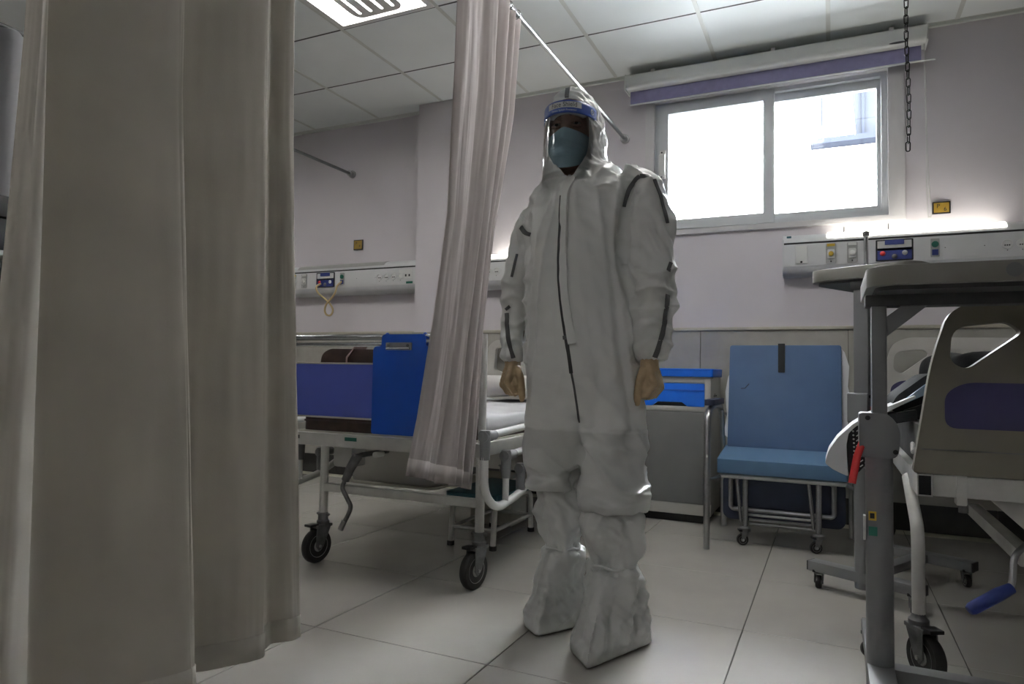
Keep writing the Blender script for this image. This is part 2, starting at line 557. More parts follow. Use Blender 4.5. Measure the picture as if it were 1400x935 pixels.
for j in rows + [rows[-1] + 1]:
    MB().box((X0, GY + j * GD - .004, CEIL_Z - .0025), (X1, GY + j * GD + .004, CEIL_Z + .015)).build('grid_bar', M['plenum'] if j != rows[-1] + 1 else M['tbar'], ceil)
struct(MB().box((X0, WALL_Y - .02, CEIL_Z - .02), (X1, WALL_Y + .002, CEIL_Z + .01)).build('trim_2', M['tbar'], bevel=.003), 'thin pale angle trim where the ceiling meets the wall', 'trim')

# ------------------------------------------------------------------ window
win = thing('window_1', 'white framed sliding window with two bright panes', 'window', (0, 0, 0))
win['kind'] = 'structure'
# surround architrave on the wall
def ring_prism(x0, z0, x1, z1, w, y0, y1):
    return MB().prism([(x0, z0), (x1, z0), (x1, z1), (x0, z1)], XZ, y0, y1, [[(x0 + w, z0 + w), (x0 + w, z1 - w), (x1 - w, z1 - w), (x1 - w, z0 + w)]])
MB().prism([(-1.062, 1.665), (.367, 1.665), (.367, 2.53), (-1.062, 2.53)], XZ, WALL_Y - .018, WALL_Y + .06,
    [[(WX0 + .004, WZ0 - .002), (WX0 + .004, WZ1 - .01), (WX1 - .04, WZ1 - .01), (WX1 - .04, WZ0 - .002)]]).build('surround', M['reveal'], win, bevel=.004)
ring_prism(WX0 + .002, WZ0 - .004, WX1 - .036, WZ1, .035, WALL_Y + .015, WALL_Y + .10).build('outer_frame', M['pvc'], win, bevel=.003)
def sash(x0, x1, z0, z1, y, w):
    s = ring_prism(x0, z0, x1, z1, w, y, y + .04).build('sash', M['pvc'], win, bevel=.004)
    MB().box((x0 + w - .005, y + .017, z0 + w - .005), (x1 - w + .005, y + .021, z1 - w + .005)).build('pane', M['glass'], s)
    return s
s1 = sash(-0.985, -0.300, 1.705, 2.50, WALL_Y + .004, .062)
sash(-0.365, 0.285, 1.715, 2.488, WALL_Y + .048, .052)
h = MB().loft([[V(-0.953 + a * .019, WALL_Y - .0 - d, 2.025 + zz + 0 * a) for a, d in ((-1, 0), (1, 0), (1, dd), (-1, dd))] for zz, dd in
    ((0, .012), (.02, .014), (.035, .032), (.09, .040), (.145, .032), (.16, .014), (.18, .012))])
hh = h.build('handle', M['white'], s1, bevel=.003)
for zz in (2.038, 2.192):
    MB().lathe([(.005, 0), (.005, -.006), (.001, -.007)], (-.957, WALL_Y - .011, zz), 'Y', 10).build('screw', M['black'], hh)

# roller blind
bl = thing('roller_blind', 'white blind cassette with a short drop of purple fabric above the window', 'blind')
prof = fil2([(4.09, 2.585), (4.21, 2.585), (4.21, 2.672), (4.09, 2.672)], [.03, .005, .005, .012])
MB().prism(prof, YZ, -1.165, .462).build('cassette', M['blindbox'], bl, angle=30)
for x in (-1.165, .462):
    MB().prism(fil2([(4.085, 2.58), (4.215, 2.58), (4.215, 2.678), (4.085, 2.678)], .012), YZ, x - .004, x + .004).build('end_cap', M['blindbox'], bl)
MB().box((-1.145, 4.150, 2.505), (.440, 4.154, 2.60)).build('fabric', M['blindfab'], bl)
MB().tube([(-1.15, 4.152, 2.502), (.505, 4.152, 2.502)], .005, 10).build('bottom_bar', M['white'], bl)
MB().tube(crom([(.452, 4.13, 2.60), (.455, 4.13, 2.2), (.458, 4.135, 1.8), (.463, 4.14, 1.67), (.470, 4.145, 1.655), (.476, 4.15, 1.68), (.468, 4.155, 1.9), (.460, 4.16, 2.3), (.456, 4.16, 2.60)], 8), .0022, 6).build('cord_loop', M['cord'], bl)
MB().prism([(.33 + .045 * math.cos(a), 2.5945 + .006 * math.sin(a)) for a in [2 * PI * k / 16 for k in range(16)]], XZ, 4.0885, 4.0895).build('badge', M['sticker'], bl)
for x in (-1.0, -.3, .30):
    MB().box((x - .012, 4.12, 2.67), (x + .012, 4.21, 2.70)).build('bracket', M['white'], bl)

# building outside
ext = thing('neighbour_building', 'pale building with bluish glazing seen through the right window pane', 'building', (0, 0, 0))
struct(MB().box((-14, WALL_Y + .3, -3.3), (14, 16, -3.0)).build('unseen_ground', M['unseenground']), 'unseen grey ground added outside to limit light rising to the ceiling', 'ground')  # unseen ground added to cut upward light on the ceiling
MB().box((-8, 9.7, -3), (6, 10.5, 3.80)).build('wall', M['facade'], ext)
MB().box((-.24, 9.45, 3.80), (3.5, 10.5, 3.87)).build('ledge', M['facadedark'], ext)
MB().box((-.09, 9.62, 3.87), (.0, 9.8, 6.2)).build('mullion', M['facade'], ext)
MB().box((-.115, 9.60, 3.87), (-.09, 9.8, 6.2)).build('mullion', M['facadedark'], ext)
MB().prism([(.30, 3.87), (.9, 3.87), (.9, 6.2), (.05, 6.2), (.25, 4.5)], XZ, 9.65, 9.75).build('glazing', M['facadeglass'], ext)
MB().box((.36, 9.6, 3.87), (.39, 9.66, 6.2)).build('mullion', M['facadedark'], ext)
MB().box((.9, 9.62, 3.87), (3.5, 9.8, 6.2)).build('upper_wall', M['facade'], ext)

# ------------------------------------------------------------------ ceiling luminaires
def luminaire(x0, y0, label):
    t = thing('ceiling_light', label, 'ceiling light', (x0, y0, CEIL_Z), group='recessed ceiling lights')
    w, d = GW, GD
    MB().prism([(.008, .008), (w - .008, .008), (w - .008, d - .008), (.008, d - .008)], XY, -.008, .012,
        [[(.04, .04), (.04, d - .04), (w - .04, d - .04), (w - .04, .04)]]).build('frame', M['white'], t, bevel=.003)
    m = MB()
    m.loft([[V(.04 + e, .04 + e, z), V(w - .04 - e, .04 + e, z), V(w - .04 - e, d - .04 - e, z), V(.04 + e, d - .04 - e, z)] for e, z in ((0, .0), (.05, .10))], cap=False)
    m.add([V(.09, .09, .10), V(w - .09, .09, .10), V(w - .09, d - .09, .10), V(.09, d - .09, .10)], [(0, 1, 2, 3)])
    m.build('reflector', M['reflector'], t)
    for xx in (.115, w - .115):
        MB().tube([(xx, .07, .055), (xx, d - .07, .055)], .019, 12).build('tube', M['tube'], t)
    for xx in (w / 2 - .05, w / 2 + .05):
        MB().tube([(xx, .10, .075), (xx, d - .10, .075)], .014, 12).build('tube', M['tube'], t)
    slots = []
    for k in range(4):
        u = w / 2 - .105 + .07 * k
        slots.append(rrect(u - .009, .10, u + .009, d - .10, .008, 3)[::-1])
    MB().prism(rrect(w / 2 - .155, .06, w / 2 + .155, d - .06, .06), XY, -.004, .002, slots).build('slotted_cover', M['white'], t, bevel=.001, seg=1)
    return t
luminaire(LX0, LY0, 'lit recessed ceiling light with a slotted cover')
for (i, j), lb in zip(ADDED_FILL, ('fill light added out of view above the aisle behind the standing person', 'fill light added out of view above the far left bed bay', 'fill light added out of view left of the cream curtain', 'fill light added out of view above the camera position')):
    luminaire(LX0 + i * GW, LY0 + j * GD, 'recessed ' + lb)  # added luminaires out of view, there to light the room

# ------------------------------------------------------------------ bed head units
def head_unit(x0, x1, label, lit, lamp, details):
    t = thing('bed_head_unit', label, 'wall unit', ((x0 + x1) / 2, WALL_Y, 1.37), group='bed head units on the wall')
    L = (x1 - x0) / 2
    prof = fil2([(0, .052), (-.10, .052), (-.10, .178), (0, .178)], [0, .002, .002, 0])
    MB().prism(prof, YZ, -L, L).build('body', M['unit'], t)
    MB().box((-L, -.098, .178), (L, 0, .188)).build('groove', M['unitdark'], t)
    top = [(0, .188), (-.104, .188), (-.100, .205), (-.085, .222), (-.058, .236), (-.02, .24), (0, .24)]
    MB().prism(top, YZ, -L, L).build('lamp_housing', M['unitend'], t, angle=50)
    low = [(0, .052), (-.098, .052), (-.092, .025), (-.07, .006), (-.035, 0), (0, 0)]
    MB().prism(low, YZ, -L, L).build('lower_cover', M['unitlow'], t, angle=50)
    a, b = lamp[0] - (x0 + x1) / 2, lamp[1] - (x0 + x1) / 2
    o = .003
    dif = [(-.10 - o, .2045), (-.085 - o, .222 + o), (-.058 - o, .236 + o), (-.02, .24 + o), (-.02, .236), (-.058, .232), (-.085, .218), (-.098, .2045)]
    MB().prism(dif, YZ, a, b).build('lit_lamp_diffuser' if lit else 'lamp_diffuser', M['lampon'] if lit else M['lampoff'], t, angle=60)
    for sx in (-1, 1):
        MB().prism([(0, 0), (-.035, 0), (-.07, .006), (-.092, .025), (-.102, .052), (-.102, .178), (-.104, .205), (-.085, .224), (-.05, .242), (0, .242)], YZ, sx * L - .004, sx * L + .004).build('end_cap', M['unitend'], t)
    F = -.10
    def gas(x, cap, knob):
        g = MB().prism(rrect(x - .026, .062, x + .026, .172, .006), XZ, F - .006, F).build('gas_outlet', M['outlet'], t, bevel=.002, seg=1)
        MB().box((x - .020, F - .008, .155), (x + .020, F - .006, .170)).build('cap_strip', cap, g)
        MB().prism(rrect(x - .018, .088, x + .018, .138, .006), XZ, F - .012, F - .006).build('socket_plate', M['white'], g)
        MB().lathe([(.013, 0), (.013, -.010), (.008, -.012), (.003, -.012)], (x, F - .012, .113), 'Y', 16).build('socket', knob, g)
        MB().lathe([(.004, 0), (.002, -.003)], (x, F - .006, .072), 'Y', 8).build('screw', M['black'], g)
    def socket(x):
        s = MB().lathe([(.024, 0), (.024, -.004), (.020, -.005), (.019, .004), (.002, .004)], (x, F - .0005, .118), 'Y', 20).build('power_socket', M['white'], t)
        for dx in (-.009, 0, .009):
            MB().lathe([(.0035, -.001), (.0035, .001)], (x + dx, F - .0015, .112), 'Y', 8).build('pin_hole', M['black'], s)
        MB().lathe([(.0025, -.002), (.001, -.002)], (x, F - .001, .086), 'Y', 8).build('screw', M['black'], s)
    def panel(x, w):
        g = MB().prism(rrect(x - w / 2, .060, x + w / 2, .174, .004), XZ, F - .005, F).build('control_panel', M['black'], t)
        MB().box((x - w / 2 + .008, F - .0065, .115), (x + w / 2 - .008, F - .005, .167)).build('pale_field', M['label'], g)
        MB().box((x - w / 2 + .008, F - .0065, .066), (x + w / 2 - .008, F - .005, .128)).build('blue_field', M['navypanel'], g)
        MB().prism(rrect(x - .045, .145, x + .045, .170, .003), XZ, F - .012, F - .005).build('nameplate', M['navypanel'], g)
        for dx, mm in ((-.055, M['red']), (.0, M['dullsteel']), (.048, M['label'])):
            MB().lathe([(.013, 0), (.013, -.004), (.006, -.009), (.002, -.009)], (x + dx, F - .0065, .100 if dx else .082), 'Y', 16).build('knob', mm, g)
    def call(x):
        g = MB().prism(rrect(x - .020, .070, x + .020, .165, .004), XZ, F - .005, F).build('call_socket', M['outlet'], t)
        MB().lathe([(.016, 0), (.016, -.006), (.006, -.008)], (x, F - .005, .135), 'Y', 16).build('green_cap', M['green'], g)
        MB().box((x - .014, F - .008, .078), (x + .014, F - .005, .108)).build('blue_tag', M['navypanel'], g)
    def blank(x, w):
        MB().box((x - w / 2, F - .0015, .066), (x + w / 2, F, .166)).build('blank_plate', M['unit'], t, bevel=.001, seg=1)
        for dx in (-w / 2 + .01, w / 2 - .01):
            MB().lathe([(.003, 0), (.001, -.002)], (x + dx, F - .001, .116), 'Y', 8).build('screw', M['black'], t)
    mid = (x0 + x1) / 2
    for kind, x in details:
        x -= mid
        if kind == 'gy':
            gas(x, M['yellow'], M['yellow'])
        elif kind == 'gw':
            gas(x, M['label'], M['white'])
        elif kind == 'p':
            panel(x, .175)
        elif kind == 'c':
            call(x)
        elif kind == 's':
            for i in range(4):
                socket(x + i * .062)
        elif kind == 'b':
            blank(x, .19)
        elif kind == 'cover':
            MB().box((x - .03, F - .008, .068), (x + .03, F, .168)).build('switch_cover', M['white'], t, bevel=.003)
            MB().lathe([(.006, 0), (.003, -.004)], (x + .0, F - .008, .076), 'Y', 10).build('screw', M['black'], t)
        elif kind == 'usb':
            g = MB().box((x - .055, F - .003, .100), (x + .055, F, .165)).build('data_plate', M['white'], t, bevel=.001, seg=1)
            for dx in (.005, .035):
                MB().box((x + dx - .006, F - .004, .112), (x + dx + .006, F - .003, .128)).build('data_port', M['black'], g)
        elif kind == 'gs':
            MB().box((x - .028, F - .001, .060), (x + .028, F, .076)).build('green_label', M['green'], t)
        elif kind == 'cap':
            MB().box((x - .012, -.0895, .208), (x + .012, -.083, .228)).build('teal_tab', M['teal'], t)
    return t
head_unit(-0.245, 1.30, 'bed head unit with a lit lamp below the window', True, (-0.02, .80),
    [('cap', -.215), ('cover', -.15), ('gy', .0), ('gw', .105), ('p', .305), ('c', .49), ('b', .62), ('s', .80), ('usb', 1.10)])
head_unit(-2.405, -1.12, 'bed head unit with a lit lamp partly behind the standing person', True, (-2.12, -1.35), [('s', -2.24), ('b', -1.9), ('p', -1.6), ('gw', -1.4)])
hu = head_unit(-4.35, -2.70, 'bed head unit with an unlit lamp and a looped tan hose', False, (-3.80, -2.98),
    [('gy', -3.835), ('gw', -3.73), ('p', -3.52), ('c', -3.36), ('b', -3.14), ('s', -2.955 - .062), ('usb', -2.775 - .015), ('gs', -2.755)])
hose = tag(MB().tube(crom([(-3.56, 4.112, 1.46), (-3.575, 4.08, 1.43), (-3.56, 4.085, 1.385), (-3.50, 4.10, 1.335), (-3.455, 4.105, 1.295), (-3.435, 4.11, 1.255), (-3.445, 4.11, 1.222), (-3.475, 4.115, 1.212), (-3.505, 4.115, 1.225), (-3.512, 4.11, 1.26), (-3.485, 4.10, 1.305), (-3.43, 4.09, 1.345), (-3.395, 4.085, 1.385), (-3.38, 4.085, 1.43), (-3.36, 4.112, 1.468)], 6), .0075, 8).build('hose', M['cable']), 'tan looped hose hanging from the left bed head unit', 'hose')

# yellow bed number plates
def plate(x0, z0, x1, z1, label, a, b):
    t = thing('number_plate', label, 'sign', ((x0 + x1) / 2, WALL_Y, (z0 + z1) / 2), group='yellow bed number plates')
    w, hh = (x1 - x0) / 2, (z1 - z0) / 2
    MB().box((-w, -.010, -hh), (w, 0, hh)).build('frame', M['black'], t, bevel=.002)
    MB().box((-w + .007, -.012, -hh + .007), (w - .007, -.009, hh - .007)).build('face', M['plate'], t)
    text_mesh(a, .030, lambda x, y: V(x - w * .35, -.0126, y + hh * .25), 'lettering', M['ink'], t)
    text_mesh(b, .030, lambda x, y: V(x + w * .4, -.0126, y - hh * .3), 'lettering', M['ink'], t)
plate(.49, 1.683, .574, 1.748, 'yellow number plate beside the blind cord', 'P', '6')
plate(-3.335, 1.722, -3.25, 1.80, 'yellow number plate above the unlit bed head unit', 'P', '4')

# ------------------------------------------------------------------ curtain rails and curtains
def rail(x, y0, z, label):
    t = thing('curtain_rail', label, 'curtain rail', (x, WALL_Y, z), group='chrome curtain rails')
    MB().tube([(0, y0 - WALL_Y, 0), (0, -.005, 0)], .0115, 14).build('pipe', M['railsteel'], t)
    MB().lathe([(.014, -.045), (.022, -.045), (.022, -.015), (.030, -.012), (.030, 0)], (0, 0, 0), 'Y', 20).build('wall_socket', M['steel'], t)
    for yy in (-2.4 + .2, -4.6):
        if y0 - WALL_Y < yy:
            MB().tube([(0, yy, .012), (0, yy, CEIL_Z - z)], .006, 8).build('hanger_rod', M['chrome'], t)
    return t
rail(-1.197, -2.0, 2.312, 'chrome curtain rail running into the wall beside the person')
rail(-3.37, -2.0, 2.318, 'chrome curtain rail above the unlit bed head unit')

def curtain(name, label, material, levels, nz, wob, group='bed curtains', hemline=True):
    """levels: list of (z, [plan points xy]) top to bottom; each plan resampled equally"""
    t = thing(name, label, 'curtain', (0, 0, 0), group=group)
    L = []
    for z, pts in levels:
        q = crom([V(x, y, z if len(p) < 3 else p[2]) for p in pts for x, y in [p[:2]]], 9)
        L.append(q)
    n = len(L[0])
    rings = []
    for k in range(nz + 1):
        s = k / nz * (len(L) - 1)
        i = min(int(s), len(L) - 2)
        f = s - i
        ff = f * f * (3 - 2 * f) if len(L) > 2 else f
        ff = f
        row = []
        for j in range(n):
            p = L[i][j].lerp(L[i + 1][j], ff)
            w = wob * (0.3 + 0.7 * k / nz)
            p.x += w * noise.noise(V(j * .11, p.z * 1.3, 3.1)) + .25 * w * noise.noise(V(j * .35, p.z * 4, 9.1))
            p.y += .6 * w * noise.noise(V(j * .12, p.z * 1.1, 7.7))
            row.append(p)
        rings.append(row)
    m = MB()
    m.loft(rings, closed=False, cap=False)
    o = m.build('cloth', material, t, angle=180)
    sol = o.modifiers.new('thickness', 'SOLIDIFY')
    sol.thickness = .0015
    if hemline:
        hr = []
        for row, prev in ((rings[-1], rings[-2]),):
            d0 = [p.copy() for p in row]
            d1 = [row[j] + (prev[j] - row[j]).normalized() * .055 for j in range(n)]
            hr = [d1, d0]
        m = MB()
        m.loft(hr, closed=False, cap=False)
        o = m.build('hem', material, t, angle=180)
        sol = o.modifiers.new('thickness', 'SOLIDIFY')
        sol.thickness = .005
        sol.offset = 0
    return t, rings

# foreground curtain: plan of the folds, from its far end towards the camera
plan_top = [(-1.245, 1.228), (-1.222, 1.243), (-1.204, 1.246), (-1.196, 1.232), (-1.206, 1.214), (-1.228, 1.198), (-1.212, 1.176), (-1.194, 1.162), (-1.189, 1.146), (-1.206, 1.09), (-1.235, 1.01), (-1.262, .952),
            (-1.240, .926), (-1.192, .916), (-1.176, .905), (-1.176, .886), (-1.205, .82), (-1.238, .74), (-1.262, .690), (-1.235, .672), (-1.185, .666), (-1.172, .666), (-1.174, .660), (-1.186, .655)]
plan_bot = [(-1.262, 1.352), (-1.240, 1.369), (-1.224, 1.372), (-1.216, 1.358), (-1.226, 1.336), (-1.250, 1.30), (-1.236, 1.262), (-1.216, 1.242), (-1.209, 1.224), (-1.230, 1.18), (-1.268, 1.12), (-1.298, 1.075),
            (-1.270, 1.055), (-1.216, 1.048), (-1.200, 1.036), (-1.201, 1.012), (-1.232, .93), (-1.268, .84), (-1.29, .77), (-1.26, .735), (-1.21, .715), (-1.190, .665), (-1.194, .635), (-1.206, .605)]
fgt, _ = curtain('bed_curtain', 'long cream curtain hanging in broad folds in the left foreground', M['curtain'], [(2.30, plan_top), (1.35, [(a + (c - a) * .12 - (.016 if i % 3 else 0) * 0, b + (d - b) * .22) for i, ((a, b), (c, d)) in enumerate(zip(plan_top, plan_bot))]), (.125, plan_bot)], 60, .010)
for j in range(1, 24, 3):
    a = plan_top[j]
    MB().tube([(-1.197 + .016 * math.cos(b), a[1], 2.309 + .02 * math.sin(b)) for b in [2 * PI * q / 14 for q in range(14)]], .0022, 6, loop=True).build('ring', M['chrome'], fgt)

# middle curtain, bunched and swept towards the bed end
def bunch(ya, yb, amp, x, zl=None, zr=None, skew=0):
    out = []
    prof = [-.2, .25, .40, .42, .36, .22, .75, .95, -.75, .35, .75, -.7, .55, -.35, .3]
    nn = len(prof)
    for i, q in enumerate(prof):
        f = i / (nn - 1)
        y = ya + (yb - ya) * f
        p = (x + amp * q + skew * f, y)
        if zl is not None:
            p = p + (zl + (zr - zl) * f,)
        out.append(p)
    return out
mct, mr = curtain('bed_curtain', 'pale bunched curtain swept sideways in front of the bed end', M['curtain2'],
    [(2.295, bunch(2.06, 2.57, .032, -1.197)), (1.85, bunch(2.05, 2.50, .036, -1.197)), (1.35, bunch(2.02, 2.35, .040, -1.196)), (.95, bunch(1.945, 2.27, .042, -1.195)),
     (.65, bunch(1.865, 2.235, .046, -1.195)), (.42, bunch(1.80, 2.20, .05, -1.195, .475, .375))], 60, .018)
for i in range(7):
    y = 2.08 + i * .078
    MB().tube([(-1.197 + .016 * math.cos(b), y, 2.309 + .02 * math.sin(b)) for b in [2 * PI * q / 14 for q in range(14)]], .0022, 6, loop=True).build('ring', M['chrome'], mct)
# far left curtain on the second rail
pl = []
for i in range(17):
    y = 1.86 - i * .09
    pl.append((-3.37 + (.04 if i % 2 else -.04), y))
curtain('bed_curtain', 'grey curtain glimpsed at the far left edge behind the cream curtain', M['curtain3'], [(2.305, pl), (.12, pl)], 40, .012)
# equipment trolley at far left
tr = thing('equipment_trolley', 'dark equipment trolley glimpsed at the left edge behind the curtain', 'trolley', (-3.0, 1.42, 0))
for dx in (-.26, .26):
    for dy in (-.2, .2):
        MB().tube([(dx, dy, .08), (dx, dy, 1.40)], .014, 10).build('post', M['steel'], tr)
        MB().lathe([(.005, -.012), (.035, -.012), (.04, 0), (.035, .012), (.005, .012)], (dx, dy, .04), 'X', 16).build('wheel', M['tyre'], tr)
for z in (.2, .66, 1.06, 1.19):
    MB().box((-.29, -.23, z), (.29, .23, z + .02)).build('shelf', M['white'], tr, bevel=.004)
MB().box((-.25, -.21, 1.212), (.27, .22, 1.33)).build('black_monitor', M['black'], tr, bevel=.012)
MB().box((-.25, -.21, 1.335), (.27, .225, 1.415)).build('brown_case', M['trolley'], tr, bevel=.01)
MB().box((-.25, -.21, 1.082), (.27, .225, 1.175)).build('black_unit', M['black'], tr, bevel=.01)
MB().box((-.25, -.21, .69), (.27, .225, 1.05)).build('white_drawer', M['white'], tr, bevel=.01)

# ------------------------------------------------------------------ casters
def caster(parent, x, y, ztop, R=.062, ang=0.0, w=.03):
    """wheel plane rotated by ang about z; contact below (x,y)"""
    Rm = Matrix.Rotation(ang, 3, 'Z')
    def T(m):
        m.v = [Rm @ q + V(x, y, 0) for q in m.v]
        return m
    off = R * .45
    fk = MB()
    for s in (-1, 1):
        fk.add(*plate_pts(s * (w / 2 + .004), off, R, ztop))
    fk.box((-R * .45, -w / 2 - .007, R * 2 + .004), (R * .75, w / 2 + .007, R * 2 + .016))
    f = T(fk).build('caster', M['dullsteel'], parent, bevel=.0015, seg=1)
    T(MB().lathe([(R * .55, -w * .42), (R * .93, -w * .46), (R, -w * .25), (R, w * .25), (R * .93, w * .46), (R * .55, w * .42)], (off, 0, R), 'Y', 32)).build('tyre', M['tyre'], f)
    T(MB().lathe([(.004, -w * .5), (R * .30, -w * .5), (R * .34, -w * .40), (R * .60, -w * .38), (R * .66, -w * .47), (R * .66, w * .47), (R * .60, w * .38), (R * .34, w * .40), (R * .30, w * .5), (.004, w * .5)], (off, 0, R), 'Y', 28)).build('hub', M['hub'], f)
    T(MB().lathe([(.006, -w * .85), (.006, w * .85)], (off, 0, R), 'Y', 10)).build('axle', M['steel'], f)
    T(MB().lathe([(.026, R * 2 + .014), (.026, R * 2 + .028), (.020, R * 2 + .034), (.016, max(ztop, R * 2 + .036))], (0, 0, 0), 'Z', 16)).build('swivel', M['dullsteel'], f)
    T(MB().box((R * .55, -.02, R * 2 + .012), (R * 1.15, .02, R * 2 + .022))).build('brake_pedal', M['black'], f, bevel=.002)
    return f
def plate_pts(y, off, R, ztop):
    t = .0025
    pts = [(-R * .35, 2 * R + .006), (R * .7, 2 * R + .006), (off + R * .28, R * 1.0), (off + .004, R * .72), (off - R * .28, R * .95)]
    n = len(pts)
    vs = [V(px, y - t, pz) for px, pz in pts] + [V(px, y + t, pz) for px, pz in pts]
    fs = [tuple(range(n)), tuple(range(2 * n - 1, n - 1, -1))] + [(i, (i + 1) % n, n + (i + 1) % n, n + i) for i in range(n)]
    return vs, fs

# ------------------------------------------------------------------ middle bed
bed = thing('hospital_bed', 'white tubular bed with a violet foot panel behind the bunched curtain', 'bed', (-1.66, 2.29, 0), group='hospital beds')
bx = lambda x: x + 1.66
by = lambda y: y - 2.29
BL = 1.80
fr = MB()
fr.box((-.49, -.02, .48), (.49, .02, .532))
fr.box((-.49, BL - .02, .48), (.49, BL + .02, .532))
for x in (-.47, .45):
    fr.box((x - .02, .02, .48), (x + .02, BL - .02, .532))
for y in (.5, 1.0, 1.4):
    fr.box((-.45, y - .015, .49), (.43, y + .015, .52))
fr.build('frame', M['whitedirty'], bed, bevel=.004)
MB().box((-.45, .03, .520), (.45, BL - .03, .538)).build('deck', M['cream'], bed, bevel=.003)
LG = [(-1.935, 2.293), (-1.195, 2.293), (-1.935, 4.03), (-1.195, 4.03)]
for (x, y) in LG:
    leg = MB().tube([(bx(x), by(y), .17), (bx(x), by(y), .485)], .0175, 14).build('leg', M['whitedirty'], bed)
    MB().lathe([(.021, .17), (.021, .20), (.018, .203)], (bx(x), by(y), 0), 'Z', 16).build('collar', M['dullsteel'], leg)
    for s in (-1, 1):
        MB().lathe([(.006, 0), (.007, s * .008), (.004, s * .014)], (bx(x) + s * .019, by(y), .195), 'X', 10).build('bolt', M['dullsteel'], leg)
    caster(bed, bx(x), by(y), .18, .070, math.radians(-99 if y < 3 else 60), .034)
for yy in (0, by(4.03)):
    MB().box((bx(-1.935), yy - .012, .292), (bx(-1.195), yy + .014, .325)).build('lower_crossbar', M['whitedirty'], bed, bevel=.003)
# foot end: double chrome rail, uprights, violet panel
MB().tube([(-.47, 0, .935), (.47, 0, .935)], .0125, 14).build('foot_rail', M['chrome'], bed)
MB().tube([(-.47, -.005, .905), (.47, -.005, .905)], .009, 12).build('foot_rail', M['chrome'], bed)
for x in (-.47, .47):
    MB().tube([(x, 0, .53), (x, 0, .945)], .015, 12).build('upright', M['whitedirty'], bed)
fp = MB().box((-.46, -.008, .604), (.32, .008, .823)).build('foot_panel', M['purple'], bed, bevel=.002)
for z in (.597, .823):
    MB().box((-.465, -.012, z), (.325, .012, z + .007)).build('edge_strip', M['cream'], fp, bevel=.001, seg=1)
MB().box((bx(-2.09), -.0215, .505), (bx(-2.055), -.0202, .520)).build('maker_label', M['sticker'], bed)
MB().box((bx(-1.815), -.0215, .508), (bx(-1.755), -.0202, .523)).build('green_label', M['green'], bed)
# collapsible side rails, folded down
def side_rail(x, sgn):
    y0 = by(2.225)
    sr = MB().tube([(x, y0, .555), (x, y0, .36), (x, by(2.33), .285), (x, by(2.55), .315), (x, by(2.75), .395), (x, by(2.83), .50), (x, by(2.95), .545)], .0155, 14, fillet=.07).build('side_rail', M['white'], bed)
    for i, (yy, zz) in enumerate(((2.228, .566), (2.41, .478), (2.55, .412))):
        MB().tube([(x, by(yy) - .0, zz), (x + sgn * .0, by(yy) + 1.15, zz + .045)], .0145, 12).build('bar', M['white'], sr)
        MB().lathe([(.0185, zz - .085), (.0195, zz - .04), (.021, zz + .012), (.018, zz + .022)], (x, by(yy), 0), 'Z', 16).build('elbow_joint', M['greyjoint'], sr)
        MB().lathe([(.0145, -.02), (.0205, -.02), (.0205, .045), (.018, .05), (.018, .075), (.0145, .075)], (x, by(yy), zz), 'Y', 16).build('grip_sleeve', M['greyjoint'], sr)
        if i:
            bot = .295 if i == 1 else .325
            MB().tube([(x, by(yy), zz - .06), (x, by(yy), bot)], .0125, 12).build('post', M['white'], sr)
    for yy in (2.75, 3.3):
        MB().box((x - .02 - sgn * .03, by(yy), .49), (x + .01, by(yy) + .04, .535)).build('mount_block', M['white'], sr, bevel=.004)
    return sr
side_rail(bx(-1.145), 1)
side_rail(bx(-2.175), -1)
# crank
cr = MB().tube([(bx(-1.757), .20, .45), (bx(-1.757), .02, .45), (bx(-1.76), -.012, .446)], .011, 12).build('crank', M['dullsteel'], bed)
MB().tube([(bx(-1.757), -.008, .45), (bx(-1.776), -.028, .40), (bx(-1.795), -.035, .350)], [.021, .019, .016], 14).build('crank_sleeve', M['dullsteel'], cr)
MB().tube([(bx(-1.795), -.035, .355), (bx(-1.80), -.05, .322), (bx(-1.742), -.06, .255), (bx(-1.752), -.062, .225), (bx(-1.785), -.065, .165)], .009, 12, fillet=.03).build('crank_arm', M['dullsteel'], cr)
MB().tube([(bx(-1.770), -.063, .198), (bx(-1.788), -.065, .160)], .0115, 12).build('crank_tip', M['steel'], cr)
MB().box((bx(-1.94), .06, .385), (bx(-1.84), .16, .475)).build('gear_housing', M['whitedirty'], bed, bevel=.012)
MB().lathe([(.012, 0), (.012, -.05), (.006, -.055)], (bx(-1.655), .02, .462), 'Y', 14).build('second_crank_socket', M['whitedirty'], bed)
# headboard
hb_out = fil2([(-.46, .55), (.46, .55), (.46, .96), (.40, 1.02), (-.40, 1.02), (-.46, .96)], [.01, .01, .05, .06, .06, .05])
hole = fil2([(-.40, .82), (-.28, .78), (-.23, .93), (-.27, .965), (-.39, .965)], .02)
hole2 = [(-u, v) for u, v in hole][::-1]
MB().prism(hb_out, XZ, BL + .03, BL + .065, [hole, hole2]).build('headboard', M['bedplasticw'], bed, bevel=.008)

mt = thing('mattress', 'brown vinyl mattress on the middle bed', 'mattress', (-1.66, 2.33, .538))
MB().prism(rrect(-.435, 0, .435, 1.70, .03), XY, 0, .082).build('cushion', M['brown'], mt, bevel=.015, seg=3)
MB().tube([(u, v, .041) for u, v in rrect(-.437, -.002, .437, 1.702, .03)], .004, 6, loop=True).build('piping', M['brown'], mt)
